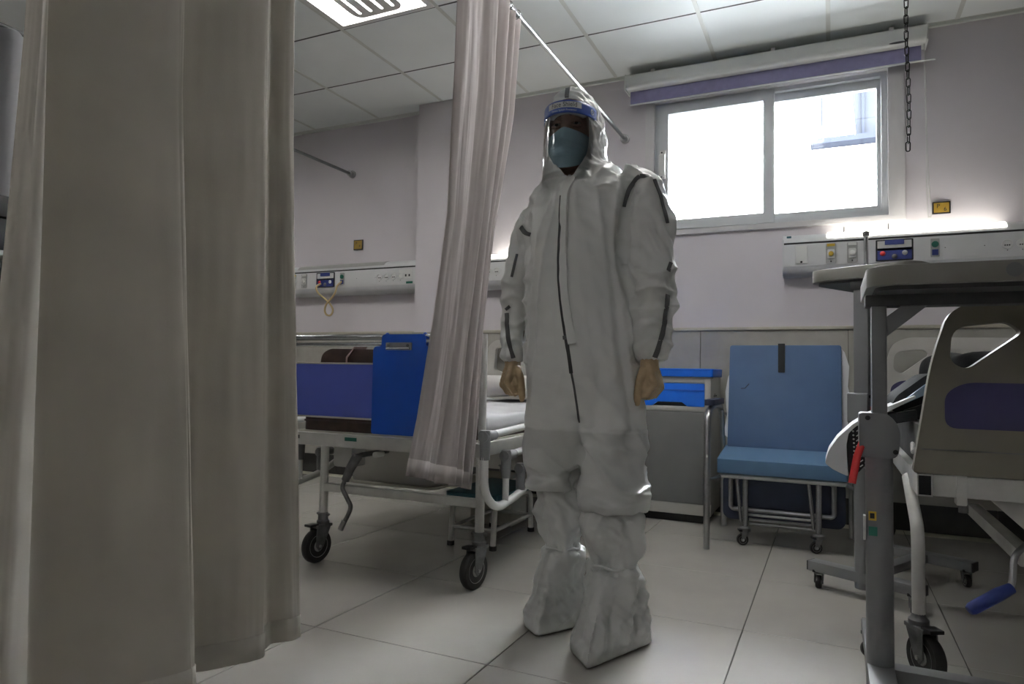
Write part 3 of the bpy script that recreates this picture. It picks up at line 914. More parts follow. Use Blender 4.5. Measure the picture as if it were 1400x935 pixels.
# sheet
def blanket(name, label, material, x0, x1, y0, y1, z, drop, amp, seed, cat, thick=.004):
    nx, ny = 40, 60
    rows = []
    for j in range(ny + 1):
        row = []
        for i in range(nx + 1):
            u, v = i / nx, j / ny
            x = x0 + (x1 - x0 + drop) * u
            y = y0 + (y1 - y0) * v
            zz = z + amp * (noise.noise(V(x * 5, y * 4, seed)) + .6 * abs(noise.noise(V(x * 9 + y * 7, y * 5, seed + 4)))) + .003
            over = x - x1
            if over > 0:
                e = .012 * noise.noise(V(y * 9, 1, seed))
                zz = z - over * (1 + .35 * noise.noise(V(y * 6, 3, seed))) + .004
                x = x1 + .006 + e * over / max(drop, 1e-3)
            row.append(V(x, y, zz))
        rows.append(row)
    o = MB().loft(rows, closed=False, cap=False).build(name, material, None, angle=180)
    s = o.modifiers.new('thickness', 'SOLIDIFY')
    s.thickness = thick
    s.offset = 1
    return tag(o, label, cat)
blanket('bed_sheet', 'rumpled white sheet over the mattress of the middle bed', M['sheet'], -2.08, -1.222, 2.36, 3.98, .6225, .055, .012, 3, 'sheet')
def pillow(name, label, material, c, sx, sy, h, rz, cat='pillow', seed=1):
    rings = []
    n = 28
    for k in range(-9, 10):
        f = k / 9
        rad = math.sqrt(max(0, 1 - abs(f) ** 2.2))
        ring = []
        for i in range(n):
            a = 2 * PI * i / n
            ca, sa = math.cos(a), math.sin(a)
            q = 5
            sc = (abs(ca) ** q + abs(sa) ** q) ** (-1 / q)
            pinch = 1 - .10 * abs(math.cos(2 * a)) ** .5 * 0
            x, y = sx * sc * ca * (.25 + .75 * rad ** .6), sy * sc * sa * (.25 + .75 * rad ** .6)
            z = h * f * (.55 + .45 * rad)
            z += .018 * noise.noise(V(x * 9, y * 9, f + seed)) + .012 * abs(noise.noise(V(x * 16, y * 16, f * 2 + seed)))
            ring.append(V(x, y, z + h))
        rings.append(ring)
    o = MB().loft(rings).build(name, material, None, angle=180)
    sub = o.modifiers.new('smooth', 'SUBSURF')
    sub.levels = 1
    sub.render_levels = 1
    o.location = c
    o.rotation_euler.z = rz
    return tag(o, label, cat)
pillow('pillow', 'crumpled grey white pillow at the head of the middle bed', M['pillow'], (-1.62, 3.72, .632), .34, .22, .085, .08)
bag = thing('holdall', 'dark brown bag lying on the middle bed above the violet panel', 'bag', (-2.12, 2.78, .636))
MB().prism(fil2([(-.22, 0), (.30, 0), (.30, .262), (-.14, .268), (-.19, .24)], .03), XZ, -.09, .12).build('body', M['brown'], bag, bevel=.012, seg=3)
MB().tube([(-.03, -.095, .17), (-.025, -.10, .225), (.0, -.08, .270), (.01, .0, .272)], [(.004, .018)] * 4, 8).build('strap', mat('faded_brown_strap', (.20, .13, .11), .6), bag)

# clipboard hung over the foot rail
cb = thing('clipboard', 'blue plastic clipboard hanging on the foot rail of the middle bed', 'clipboard', (-1.54, 2.268, .545))
out = fil2([(-.141, 0), (.118, 0), (.150, .335), (.150, .352), (.107, .352), (.107, .40), (-.100, .40), (-.100, .352), (-.141, .352)], [.012, .012, .01, .02, .012, .018, .018, .012, .02])
MB().prism(out, XZ, -.003, .002).build('board', M['clip'], cb, bevel=.001, seg=1)
MB().tube([(-.09, -.0, .392), (-.09, .022, .410), (-.09, .04, .392)], .003, 8, fillet=.015).build('hook', M['clip'], cb)
MB().tube([(.09, -.0, .392), (.09, .022, .410), (.09, .04, .392)], .003, 8, fillet=.015).build('hook', M['clip'], cb)
cl = MB().prism(fil2([(-.075, .337), (.045, .337), (.045, .367), (-.075, .367)], .004), XZ, -.010, -.003).build('clip', M['steel'], cb, bevel=.002)
MB().tube([(-.07, -.013, .343), (.04, -.013, .343)], .004, 8).build('clip_bar', M['chrome'], cl)
for x in (-.06, .03):
    MB().lathe([(.006, 0), (.006, -.003), (.002, -.004)], (x, -.0105, .355), 'Y', 10).build('rivet', M['dullsteel'], cl)

# things under the middle bed
tray = MB().loft([[V(bx(-2.0) + u, by(3.05) + v, z) for u, v in rrect(-.27 - e, -.17 - e, .24 + e, .2 + e, .05)] for z, e in ((.222, -.012), (.235, .0), (.34, .004), (.40, .010))], cap=True).build('under_tray', M['cabframe'], bed, angle=50)
MB().tube([(bx(-2.0) + u, by(3.05) + v, .228) for u, v in rrect(-.28, -.18, .25, .21, .055)], .008, 8, loop=True).build('tray_rim', M['cream'], tray)
for x in (-.2, .18):
    MB().box((bx(-2.0) + x, by(3.0), .39), (bx(-2.0) + x + .02, by(3.1), .52)).build('tray_hanger', M['whitedirty'], tray)
cbx = thing('carton', 'small cream box under the middle bed beside the step stool', 'box', (-1.63, 3.35, 0))
MB().box((-.12, -.1, 0), (.12, .1, .24)).build('body', M['cream'], cbx, bevel=.004)
MB().box((-.125, -.105, .20), (.125, .105, .25)).build('lid', M['cream'], cbx, bevel=.004)
# step stool
st = thing('step_stool', 'low step stool with a teal top and white tubular legs', 'stool', (-1.36, 3.0, 0))
MB().prism(rrect(-.265, -.235, .01, .235, .02), XY, .225, .247).build('top', M['teal'], st, bevel=.005)
for x in (-.24, -.022):
    lg = MB().tube([(x, -.215, 0), (x, -.200, .212), (x, .200, .212), (x, .215, 0)], .013, 12, fillet=.06).build('leg', M['whitedirty'], st)
    for y in (-.215, .215):
        MB().lathe([(.017, 0), (.017, .018), (.014, .02)], (x, y, 0), 'Z', 12).build('foot', M['rubber'], lg)
    MB().tube([(x, -.208, .085), (x, .208, .085)], .009, 10).build('side_stretcher', M['whitedirty'], lg)
for y in (-.208, .208):
    MB().tube([(-.24, y, .085), (-.022, y, .085)], .009, 10).build('stretcher', M['whitedirty'], st)

# ------------------------------------------------------------------ bedside cabinet
cab = thing('bedside_cabinet', 'bedside cabinet with a bright blue top and drawer and grey door', 'cabinet', (-.59, 3.82, 0))
W0 = -.42
MB().box((W0, 0.004, .045), (0, .33, .80)).build('carcass', M['cabframe'], cab, bevel=.006)
MB().box((W0 - .005, -.012, .045), (.002, .02, .105)).build('plinth', M['cabframe'], cab, bevel=.006)
MB().box((W0 + .03, .02, 0.0), (-.03, .30, .05)).build('base', M['black'], cab)
tp = MB().prism(rrect(W0 - .012, -.02, .010, .335, .015), XY, .795, .832).build('top_tray', M['cablue'], cab, bevel=.008)
MB().tube([(u, v, .834) for u, v in rrect(W0 - .008, -.016, .006, .331, .015)], .006, 8, loop=True).build('tray_lip', M['cablue'], tp)
MB().box((W0 + .002, -.010, .762), (-.003, .01, .795)).build('front_rail', M['cabframe'], cab, bevel=.004)
dr = MB().prism(fil2([(W0 + .02, .632), (W0 + .10, .632), (W0 + .13, .655), (-.155, .655), (-.125, .632), (-.035, .632), (-.035, .758), (W0 + .02, .758)], .006), XZ, -.014, .004).build('drawer', M['cablue'], cab, bevel=.003)
MB().box((W0 + .095, -.0005, .633), (-.12, .0045, .657)).build('recess_shade_plate', M['black'], dr)  # black plate behind the cutout stands in for the shade inside
MB().box((W0 + .02, -.017, .716), (-.035, -.012, .724)).build('drawer_groove', M['clip'], dr)
MB().box((W0 + .002, -.012, .605), (-.003, .01, .632)).build('middle_rail', M['cabframe'], cab, bevel=.003)
MB().box((W0 + .012, -.014, .105), (-.035, .004, .603)).build('door', M['cabgrey'], cab, bevel=.006)
MB().box((-.034, -.012, .105), (-.001, .008, .80)).build('side_stile', M['cabframe'], cab, bevel=.003)
for z in (.70, .79):
    MB().lathe([(.004, 0), (.004, .002)], (0, .12 if z < .75 else .03, z), 'X', 8).build('screw', M['black'], cab)
MB().box((-.0005, .08, .685), (.0015, .19, .695)).build('vent_slot', M['black'], cab)
for x in (W0 + .05, -.05):
    for y in (.05, .28):
        MB().lathe([(.004, -.012), (.026, -.012), (.03, 0), (.026, .012), (.004, .012)], (x, y, .030), 'X', 16).build('caster', M['tyre'], cab)

# ------------------------------------------------------------------ folding chair bed
ch = thing('folding_chair', 'light blue vinyl folding bed chair on a steel frame against the dado', 'chair', (-.21, 3.6, 0))
cxx = lambda x: x + .21
cyy = lambda y: y - 3.6
def slab(x0, x1, y0, z0, y1, z1, th, r=.012):
    """cushion between lower edge (y0,z0) and upper edge (y1,z1), thickness th normal"""
    a, b = V(0, y0, z0), V(0, y1, z1)
    d = (b - a).normalized()
    nrm = V(0, d.z, -d.y)
    L = (b - a).length
    return MB().prism(rrect(x0, 0, x1, L, r, 3), lambda u, v, dd: V(u, 0, 0) + a + d * v + nrm * dd, 0, th)
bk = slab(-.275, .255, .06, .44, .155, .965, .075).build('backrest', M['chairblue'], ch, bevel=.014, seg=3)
MB().box((-.036, .125, .825), (-.004, .15, .972)).build('black_strap', M['black'], bk)
bs = bk.data
MB().prism([(.262, .42), (.290, .50), (.282, .58), (.298, .68), (.284, .76), (.290, .86), (.270, .93), (.255, .95), (.255, .40)], lambda u, v, d: V(u, .06 + (v - .44) * .18 + d, v), .03, .045).build('packing_film', M['sheet'], bk)
MB().prism([(-.30, .50), (-.285, .60), (-.296, .72), (-.284, .80), (-.27, .82), (-.27, .48)], lambda u, v, d: V(u, .06 + (v - .44) * .18 + d, v), .03, .045).build('packing_film', M['sheet'], bk)
MB().tube([(-.21, .075, .74), (-.19, .072, .742), (-.17, .07, .765)], .0025, 6).build('scuff', M['navy'], bk)
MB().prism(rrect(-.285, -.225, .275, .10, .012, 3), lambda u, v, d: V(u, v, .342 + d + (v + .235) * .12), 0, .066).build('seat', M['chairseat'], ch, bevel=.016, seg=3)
fr = MB()
for z, y in ((.330, -.20), (.330, .08)):
    fr.tube([(-.27, y, z), (.27, y, z)], .012, 10)
for x in (-.27, .27):
    fr.tube([(x, -.20, .330), (x, .14, .330)], .012, 10)
fr.build('seat_frame', M['steel'], ch)
for sx in (-1, 1):
    X = sx * .318
    a = MB().tube([(X, -.31, 0), (X, -.30, .50), (X, -.27, .635), (X, -.10, .66), (X, .12, .645), (X, .20, .56), (X, .24, 0)], .0145, 12, fillet=.08).build('arm_frame', M['steel'], ch)
    MB().prism(rrect(X - .024, -.25, X + .024, .10, .02, 4), XY, .660, .688).build('armrest', M['navy'], a, bevel=.008)
    MB().tube([(X, -.30, .315), (X * .85, -.20, .325)], .008, 8).build('bracket', M['steel'], a)
    MB().tube([(X, .24, .60), (sx * .26, .15, .60)], .008, 8).build('bracket', M['steel'], a)
    MB().tube([(X - sx * .025, .0, .63), (X - sx * .025, .12, .24), (X - sx * .025, .12, .03)], .009, 10, fillet=.04).build('rear_strut', M['steel'], a)
for x in (cxx(-.375), cxx(-.055)):
    l = MB().tube([(x, -.13, .325), (x, -.14, .12), (x, -.145, .082)], .0135, 12).build('caster_leg', M['chrome'], ch)
    MB().tube([(x - .045, -.10, .32), (x - .02, -.115, .10)], .009, 10).build('caster_brace', M['chrome'], l)
    caster(ch, x, -.145, .09, .027, math.radians(200), .022)
for z, y in ((.13, -.06), (.10, -.02), (.075, .0)):
    MB().tube([(cxx(-.37), y, z), (cxx(-.06), y, z)], .0075, 8).build('under_bar', M['steel'], ch)
fo = MB().prism(rrect(-.29, .085, .27, .31, .04), XZ, .02, .09).build('folded_section', M['navy'], ch, bevel=.015, seg=3)
MB().tube([(u, .01, v) for u, v in rrect(-.25, .14, .22, .30, .02)], .012, 8, loop=True).build('folded_frame', M['steel'], fo)

# ------------------------------------------------------------------ overbed tables
def overbed(label, loc, rz, top_u, top_v, ztop, zmid, base_v, base_u, lever_side, front):
    """u = direction the top reaches out, v = across; post at the origin"""
    t = thing('overbed_table', label, 'table', loc, rz, group='overbed tables')
    tp = MB().prism(rrect(top_u[0], top_v[0], top_u[1], top_v[1], .07, 7), XY, ztop - .046, ztop).build('top', M['tabletop'], t, bevel=.006, seg=2, angle=30)
    MB().prism(rrect(top_u[0] + .02, top_v[0] + .02, top_u[1] - .02, top_v[1] - .02, .055, 6), XY, ztop - .056, ztop - .0455).build('underside', M['tableunder'], tp)
    MB().lathe([(.016, 0), (.016, -.0012)], (top_u[0] + .285, top_v[0], ztop - .022), 'Y', 20).build('round_badge', M['tablegrey'], tp)
    MB().box((-.03, -.03, ztop - .085), (top_u[1] - .15, .03, ztop - .056)).build('support_arm', M['tableunder'], t, bevel=.004)
    MB().box((-.016, -.027, zmid), (.018, .027, ztop - .056)).build('inner_post', M['tablegrey'], t, bevel=.005)
    MB().prism([(.018, ztop - .16), (.018, ztop - .11), (.085, ztop - .056), (.14, ztop - .056)], lambda u, v, d: V(u, d, v), -.02, .02).build('brace', M['tablegrey'], t, bevel=.002)
    MB().tube([(0, 0, .04), (0, 0, zmid - .03)], .031, 24).build('outer_post', M['tablegrey'], t)
    jh = MB().prism(fil2([(-.045, zmid - .062), (.040, zmid - .062), (.046, zmid + .01), (.022, zmid + .048), (-.045, zmid + .048)], [.01, .02, .03, .03, .008]), XZ, -.036, .036).build('joint_housing', M['tablegrey'], t, bevel=.006)
    for px, pz in ((.034, zmid - .045), (-.026, zmid + .036)):
        MB().lathe([(.006, 0), (.006, -.004), (.002, -.005)], (px, -.036, pz), 'Y', 10).build('screw', M['black'], jh)
    lv = MB().tube([(-.035, -.02, zmid - .02), (-.050, -.045, zmid - .06), (-.062, -.06, zmid - .125)] if front else [(-.012, -.038, zmid + .0), (-.014, -.046, zmid - .035), (-.022, -.055, zmid - .075)],
        [(.010, .006)] * 3, 10).build('red_lever', M['red'], t)
    bs = MB().box((-.03, base_v[0], .062), (.03, base_v[1], .10)).build('base_bar', M['tablegrey'], t, bevel=.005)
    bs2 = MB().box((base_u - .03, base_v[0] + .02, .062), (base_u + .03, base_v[1] - .02, .10)).build('base_bar', M['tablegrey'], t, bevel=.005)
    MB().box((.0, -.025, .064), (base_u, .025, .098)).build('base_beam', M['tablegrey'], t, bevel=.005)
    for uu, bb in ((0, base_v), (base_u, (base_v[0] + .02, base_v[1] - .02))):
        for vv in (bb[0] + .03, bb[1] - .03):
            caster(t, uu, vv, .066, .024, math.radians(200 + 40 * uu), .020)
        for vv, s in ((bb[0], -1), (bb[1], 1)):
            MB().box((uu - .028, min(vv, vv + s * .004), .064), (uu + .028, max(vv, vv + s * .004), .098)).build('end_plug', M['black'], t)
    if front:
        yl = MB().box((-.025, -.0325, .452), (-.008, -.0305, .474)).build('yellow_sticker', M['yellow'], t)
        MB().box((-.022, -.0330, .457), (-.012, -.0322, .470)).build('warning_mark', M['black'], yl)
        MB().box((-.025, -.0325, .415), (-.006, -.0305, .437)).build('green_sticker', M['green'], t)
        MB().box((-.036, -.018, .40), (-.0305, .0, .46)).build('paper_sticker', M['label'], t)
    return t
ft = overbed('nearer overbed table reaching over the right bed foot', (.107, 1.95, 0), 0.0, (-.030, .88), (-.15, .32), 1.066, .668, (-.28, .34), .62, 1, True)
bt = overbed('farther overbed table on a splayed base beside the blue chair', (.105, 2.83, 0), math.radians(62), (-.04, .62), (-.20, .20), 1.215, .70, (-.20, .20), .50, 1, False)

# ------------------------------------------------------------------ right bed
rb = thing('hospital_bed', 'taupe plastic bed with a dark purple insert at the right edge', 'bed', (.66, 2.18, 0), group='hospital beds')
def end_board(y, mt_, name, w=.46):
    o = fil2([(-w, 0), (w, 0), (w - .045, .30), (w - .085, .435), (w - .15, .462), (-w + .15, .468), (-w + .085, .435), (-w + .045, .30)], [.01, .01, .1, .05, .07, .07, .05, .1], 7)
    o = [(u, v + .548) for u, v in o]
    hl = fil2([(-.366, .395), (-.24, .408), (-.210, .380), (-.235, .36), (-.335, .280), (-.372, .302)], [.04, .02, .02, .02, .02, .03], 6)
    hl = [(u, v + .548) for u, v in hl]
    hr = [(-u, v) for u, v in hl][::-1]
    b = MB().prism(o, XZ, y - .022, y + .022, [hl[::-1], hr[::-1]]).build(name, mt_, rb, bevel=.010, seg=3)
    MB().prism(fil2([(-.385, .672), (.385, .672), (.385, .785), (.34, .795), (-.34, .795), (-.385, .765)], [.03, .03, .03, .04, .04, .03]), XZ, y - .0245, y - .018).build('insert_panel', M['darkpurple'], b, bevel=.002)
    MB().prism(fil2([(-.385, .672), (.385, .672), (.385, .785), (.34, .795), (-.34, .795), (-.385, .765)], [.03, .03, .03, .04, .04, .03]), XZ, y + .018, y + .0245).build('insert_panel', M['darkpurple'], b, bevel=.002)
    MB().box((-w + .02, y - .0235, .612), (w - .02, y - .021, .615)).build('mould_line', M['mattgrey'], b)
    return b
end_board(.0, M['bedplastic'], 'footboard')
end_board(1.86, M['bedplasticw'], 'headboard')
# frame
fx = -.44
def sqtube(x, y0, y1, z0, z1, w):
    m = MB()
    outer = [(x - w / 2, z0), (x + w / 2, z0), (x + w / 2, z1), (x - w / 2, z1)]
    e = .003
    inner = [(x - w / 2 + e, z0 + e), (x - w / 2 + e, z1 - e), (x + w / 2 - e, z1 - e), (x + w / 2 - e, z0 + e)]
    m.prism(outer, XZ, y0, y1, [inner])
    return m
for x in (-.432, .432):
    b = sqtube(x, -.022, 1.84, .486, .545, .036).build('side_beam', M['whitedirty'], rb)
    MB().box((x - .0165, -.014, .489), (x + .0165, .0, .542)).build('bore_shade_plug', M['black'], b)  # black plug stands in for the shade inside the open tube
MB().box((-.413, -.015, .488), (.413, .02, .546)).build('end_beam', M['whitedirty'], rb, bevel=.003)
MB().box((-.413, 1.82, .488), (.413, 1.85, .546)).build('end_beam', M['whitedirty'], rb, bevel=.003)
MB().box((-.42, .02, .525), (.42, 1.83, .548)).build('deck', M['whitedirty'], rb)
MB().box((-.36, -.019, .468), (-.335, .024, .55)).build('bracket', M['whitedirty'], rb, bevel=.004)
MB().lathe([(.012, .44), (.012, .49)], (-.335, .05, 0), 'Z', 12).build('lug', M['dullsteel'], rb)
for x in (-.448, .448):
    for yy, d in ((-.005, -.20), (1.70, .10)):
        s = -1 if x < 0 else 1
        l = MB().tube([(x, yy + .26 if yy < 1 else yy - .2, .50), (x, yy + .22 if yy < 1 else yy - .16, .485), (x, yy + .02, .40), (x, yy, .36), (x, yy, .165)], .0165, 14, fillet=.05).build('leg', M['whitedirty'], rb)
        caster(rb, x, yy, .17, .0625, math.radians(-60 if yy < 1 else 40), .034)
MB().box((-.20, .10, .30), (-.16, .9, .34)).build('linkage', M['whitedirty'], rb, bevel=.004)
MB().prism([(-.28, .486), (-.05, .486), (-.12, .40), (-.19, .40)], XZ, .03, .045).build('gusset', M['whitedirty'], rb, bevel=.002)
# crank with blue handle
cr = MB().tube([(-.10, .3, .415), (-.17, .03, .395), (-.195, -.03, .388)], .015, 12).build('crank', M['steel'], rb)
MB().tube([(-.205, -.03, .395), (-.245, -.06, .36), (-.252, -.08, .30), (-.262, -.085, .275)], .008, 10, fillet=.02).build('crank_arm', M['steel'], cr)
MB().tube([(-.255, -.085, .286), (-.285, -.10, .27), (-.345, -.125, .233), (-.352, -.128, .228)], [.013, .0165, .0155, .011], 16).build('crank_grip', M['crankblue'], cr)

rm = thing('mattress', 'grey covered mattress on the right bed', 'mattress', (.66, 2.22, .549))
MB().prism(rrect(-.43, 0, .43, 1.76, .05), XY, 0, .12).build('cushion', M['mattgrey'], rm, bevel=.03, seg=4)
MB().tube([(-.432, .06, .06), (-.445, .10, .04), (-.44, .16, .06)], .006, 8).build('strap', M['label'], rm)
pillow('clothing', 'heap of black clothing seen through the right footboard opening', M['blacklace'], (.60, 3.20, .672), .24, .26, .140, .3, 'clothing', 5)
jk = thing('jacket', 'black folded jacket lying on the right bed behind the nearer table post', 'jacket', (0, 0, 0))
MB().prism(fil2([(.17, .70), (.185, .745), (.275, .82), (.48, .84), (.48, .675), (.24, .675)], .02), XZ, 2.50, 2.86).build('cloth', M['blacklace'], jk, bevel=.02, seg=3)
MB().prism(fil2([(.20, .70), (.30, .74), (.46, .76), (.46, .70), (.26, .685)], .015), XZ, 2.485, 2.52).build('sleeve', M['blacklace'], jk, bevel=.01, seg=2)
fd = thing('folder', 'pale blue plastic folder lying on the black jacket', 'folder', (0, 0, 0))
MB().prism([(.186, .720), (.205, .735), (.272, .793), (.272, .758), (.205, .722)], XZ, 2.470, 2.484).build('sleeve', M['paperblue'], fd, bevel=.002)
MB().prism([(.176, .712), (.186, .720), (.205, .735), (.205, .722)], XZ, 2.466, 2.4855).build('white_corner', M['sheet'], fd, bevel=.002)
sh = thing('tote_bag', 'white bag with a black patterned end hanging off the right bed', 'bag', (.0, 0, 0))
wf = [(-.020, .527), (-.009, .567), (.017, .609), (.060, .654), (.112, .691), (.175, .722), (.235, .752), (.236, .744), (.137, .685), (.070, .649), (.049, .625), (.043, .589), (.044, .547), (.048, .489), (.027, .497), (.002, .509)]
MB().prism(fil2(wf, .006), XZ, 2.440, 2.60).build('white_flap', M['sheet'], sh, bevel=.010, seg=3)
endp = [(.24, .708), (.137, .684), (.070, .648), (.050, .624), (.045, .589), (.046, .547), (.050, .487), (.078, .503), (.103, .535), (.116, .60), (.15, .655), (.24, .675)]
eb = MB().prism(fil2(endp, .006), XZ, 2.452, 2.59).build('black_body', M['blacklace'], sh, bevel=.006, seg=2)
for k in range(11):
    f = k / 10
    MB().lathe([(.0032, 0), (.0022, -.003)], (.062 + .003 * math.sin(f * 3), 2.452, .632 - f * .125), 'Y', 6).build('bead', M['label'], eb)
for r_ in range(8):
    for c_ in range(3):
        x, z = .072 + c_ * .013 - r_ * .0005, .632 - r_ * .0155 - c_ * .003
        MB().bar((x, 2.4515, z), (x + .008, 2.4515, z + .007), .003, .003).build('stitch', M['label'], eb)

# ------------------------------------------------------------------ drip stand, chain
iv = thing('drip_pole', 'chrome drip pole with two wire hooks at the right bed head', 'drip pole', (.158, 3.8, 0))
MB().tube([(0, 0, .50), (0, 0, 1.28)], .0145, 14).build('outer_tube', M['chrome'], iv)
MB().tube([(0, 0, 1.26), (0, 0, 1.525)], .0105, 12).build('inner_tube', M['chrome'], iv)
MB().lathe([(.014, 1.512), (.016, 1.516), (.016, 1.53), (.010, 1.535)], (0, 0, 0), 'Z', 14).build('cap', M['dullsteel'], iv)
for s in (-1, 1):
    MB().tube(crom([(0, 0, 1.525), (s * .03, 0, 1.532), (s * .065, 0, 1.528), (s * .09, 0, 1.515), (s * .098, 0, 1.53), (s * .098, 0, 1.565)], 5), .0025, 6).build('hook', M['steel'], iv)
MB().box((-.02, -.02, .50), (.06, .25, .53)).build('bed_clamp', M['steel'], iv, bevel=.004)

chn = thing('hanging_chain', 'black iron chain hanging from the ceiling before the window', 'chain', (.226, 2.5, 0))
lk = MB().tube([(.0062 * math.cos(a), 0, (.0095 if math.sin(a) >= 0 else -.0095) + .0062 * math.sin(a)) for a in [2 * PI * q / 14 for q in range(14)]], .0019, 6, loop=True).build('link', M['chain'], chn)
z = 1.55
lk.location = (0, 0, z)
n = 1
while z < CEIL_Z - .03:
    z += .0262
    c = lk.copy()
    COL.objects.link(c)
    c.parent = chn
    c.location = (.004 * math.sin(n * .3) * (1 - n / 50), 0, z)
    c.rotation_euler.z = (PI / 2 if n % 2 else 0) + .4
    n += 1
MB().tube([(.01 * math.cos(a), 0, z + .018 + .01 * math.sin(a)) for a in [2 * PI * q / 12 for q in range(12)]], .002, 6, loop=True).build('ceiling_ring', M['chain'], chn)

# ------------------------------------------------------------------ the person
person = thing('person', 'person in a white hooded coverall, face shield, blue mask and tan gloves, standing', 'person', (-.66, 2.0, 0), .31875)
TH = math.radians(-24)
LAT = V(math.cos(TH), math.sin(TH), 0)
DEP = V(-math.sin(TH), math.cos(TH), 0)

def eloft(rows, n=28, p=2.3, yaw=None):
    """rows: (z, cx, cy, halfwidth, halfdepth)"""
    lat, dep = (LAT, DEP) if yaw is None else (V(math.cos(yaw), math.sin(yaw), 0), V(-math.sin(yaw), math.cos(yaw), 0))
    rings = []
    for z, cx, cy, a, b in rows:
        ring = []
        for k in range(n):
            t = 2 * PI * k / n
            c, s = math.cos(t), math.sin(t)
            q = (abs(c) ** p + abs(s) ** p) ** (-1 / p)
            ring.append(V(cx, cy, z) + lat * (a * c * q) + dep * (b * s * q))
        rings.append(ring)
    return rings

def fuse(parts, voxel, smooth=3, name='fused'):
    """voxel-fuse closed shapes into one continuous mesh; returns a bmesh"""
    mb = MB()
    for rings in parts:
        mb.loft(rings)
    tmp = mb.build(name, M['tyvek'], None, angle=180)
    md = tmp.modifiers.new('fuse', 'REMESH')
    md.mode = 'VOXEL'
    md.voxel_size = voxel
    md.use_smooth_shade = True
    dg = bpy.context.evaluated_depsgraph_get()
    me = bpy.data.meshes.new_from_object(tmp.evaluated_get(dg))
    old = tmp.data
    bpy.data.objects.remove(tmp)
    bpy.data.meshes.remove(old)
    bm = bmesh.new()
    bm.from_mesh(me)
    bpy.data.meshes.remove(me)
    for _ in range(smooth):
        bmesh.ops.smooth_vert(bm, verts=bm.verts, factor=.5, use_axis_x=True, use_axis_y=True, use_axis_z=True)
    bm.normal_update()
    return bm

def finish(bm, name, material, parent):
    me = bpy.data.meshes.new(name)
    for f in bm.faces:
        f.smooth = True
    bm.to_mesh(me)
    bm.free()
    me.materials.append(material)
    return link(name, me, parent)

def trings(pts, rad, seg=14):
    m = MB()
    m.tube(pts, rad, seg)
    n = seg
    k = len(m.v) // n
    return [m.v[i * n:(i + 1) * n] for i in range(k)]

def ridge(v):
    return 1 - 2 * abs(noise.noise(v))

def tri(t):
    return abs(2 * (t - math.floor(t + .5)))
_rd = random.Random(11)
DIRS = []
for _i in range(10):
    _v = V(_rd.uniform(-1, 1), _rd.uniform(-1, 1), _rd.uniform(-1, 1))
    _v.normalize()
    DIRS.append((_v, _rd.random()))
def crumple(p, f, idx, warp=.12):
    """straight-creased facets of crumpled film"""
    s = 0
    w = warp * noise.noise(p * (f * .5))
    for k in idx:
        d, ph = DIRS[k]
        m_ = max(0, .5 + noise.noise(p * (f * .45) + V(k * 7.1, 0, 0)) * 1.2)
        s += m_ * (tri(p.dot(d) * f * (1 + .13 * k) + ph + w) - .5)
    return s / len(idx)
def segdist(px, pz, path):
    best = 9
    for (ax, az), (bx_, bz) in zip(path[:-1], path[1:]):
        dx, dz = bx_ - ax, bz - az
        L = dx * dx + dz * dz
        t = max(0, min(1, ((px - ax) * dx + (pz - az) * dz) / L))
        d = math.hypot(px - ax - dx * t, pz - az - dz * t)
        e = d + .25 * max(0, 0) 
        if e < best:
            best = e
    return best

def crom2(pts):
    return [(q.x, q.y) for q in crom([V(x, z, 0) for x, z in pts], 4)]

# --- coverall: hood, trunk, sleeves and trouser legs in one surface
hoodrows = [(1.405, -.045, .02, .125, .115), (1.43, -.052, .02, .104, .112), (1.46, -.058, .022, .094, .110), (1.506, -.060, .024, .092, .114), (1.55, -.061, .024, .090, .116),
            (1.59, -.063, .024, .086, .112), (1.63, -.066, .024, .076, .099), (1.66, -.070, .022, .060, .078), (1.682, -.074, .020, .038, .050), (1.694, -.077, .018, .014, .02)]
trunk = [(.500, -.040, 0, .030, .040), (.525, -.038, 0, .062, .062), (.555, -.032, 0, .115, .095), (.585, -.025, 0, .160, .122), (.62, -.022, 0, .178, .135), (.70, -.020, 0, .185, .145), (.82, -.033, 0, .180, .148), (.95, -.043, 0, .176, .145), (1.10, -.050, .0, .172, .142),
         (1.22, -.048, .0, .176, .138), (1.30, -.040, .005, .182, .130), (1.355, -.032, .01, .178, .115), (1.395, -.034, .012, .150, .10), (1.425, -.045, .015, .11, .095)]
rleg = [(.408, .062, -.075, .096, .100), (.43, .062, -.075, .100, .104), (.48, .055, -.07, .092, .102), (.53, .052, -.065, .088, .105), (.60, .058, -.055, .092, .110), (.68, .052, -.04, .095, .118), (.74, .045, -.03, .09, .11)]
lleg = [(.440, -.108, .060, .083, .095), (.455, -.112, .060, .090, .10), (.50, -.108, .060, .090, .10), (.56, -.110, .052, .088, .105), (.62, -.112, .045, .088, .108), (.68, -.110, .035, .09, .11), (.74, -.10, .02, .09, .11)]
rarm = trings(crom([(.085, -.045, 1.375), (.132, -.070, 1.335), (.150, -.078, 1.26), (.153, -.082, 1.17), (.158, -.088, 1.09), (.168, -.095, 1.01), (.166, -.10, .93), (.168, -.10, .875), (.160, -.10, .846), (.160, -.10, .835)], 4),
    [.062 + (.075 - .062) * min(1, i / 10) if i < 14 else .075 - .0012 * (i - 14) if i < 18 else .068 - .010 * (i - 18) / 4 if i < 22 else .057 - .006 * (i - 22) / 4 if i < 27 else .050 if i < 31 else .042 - .004 * (i - 31) for i in range(37)], 20)
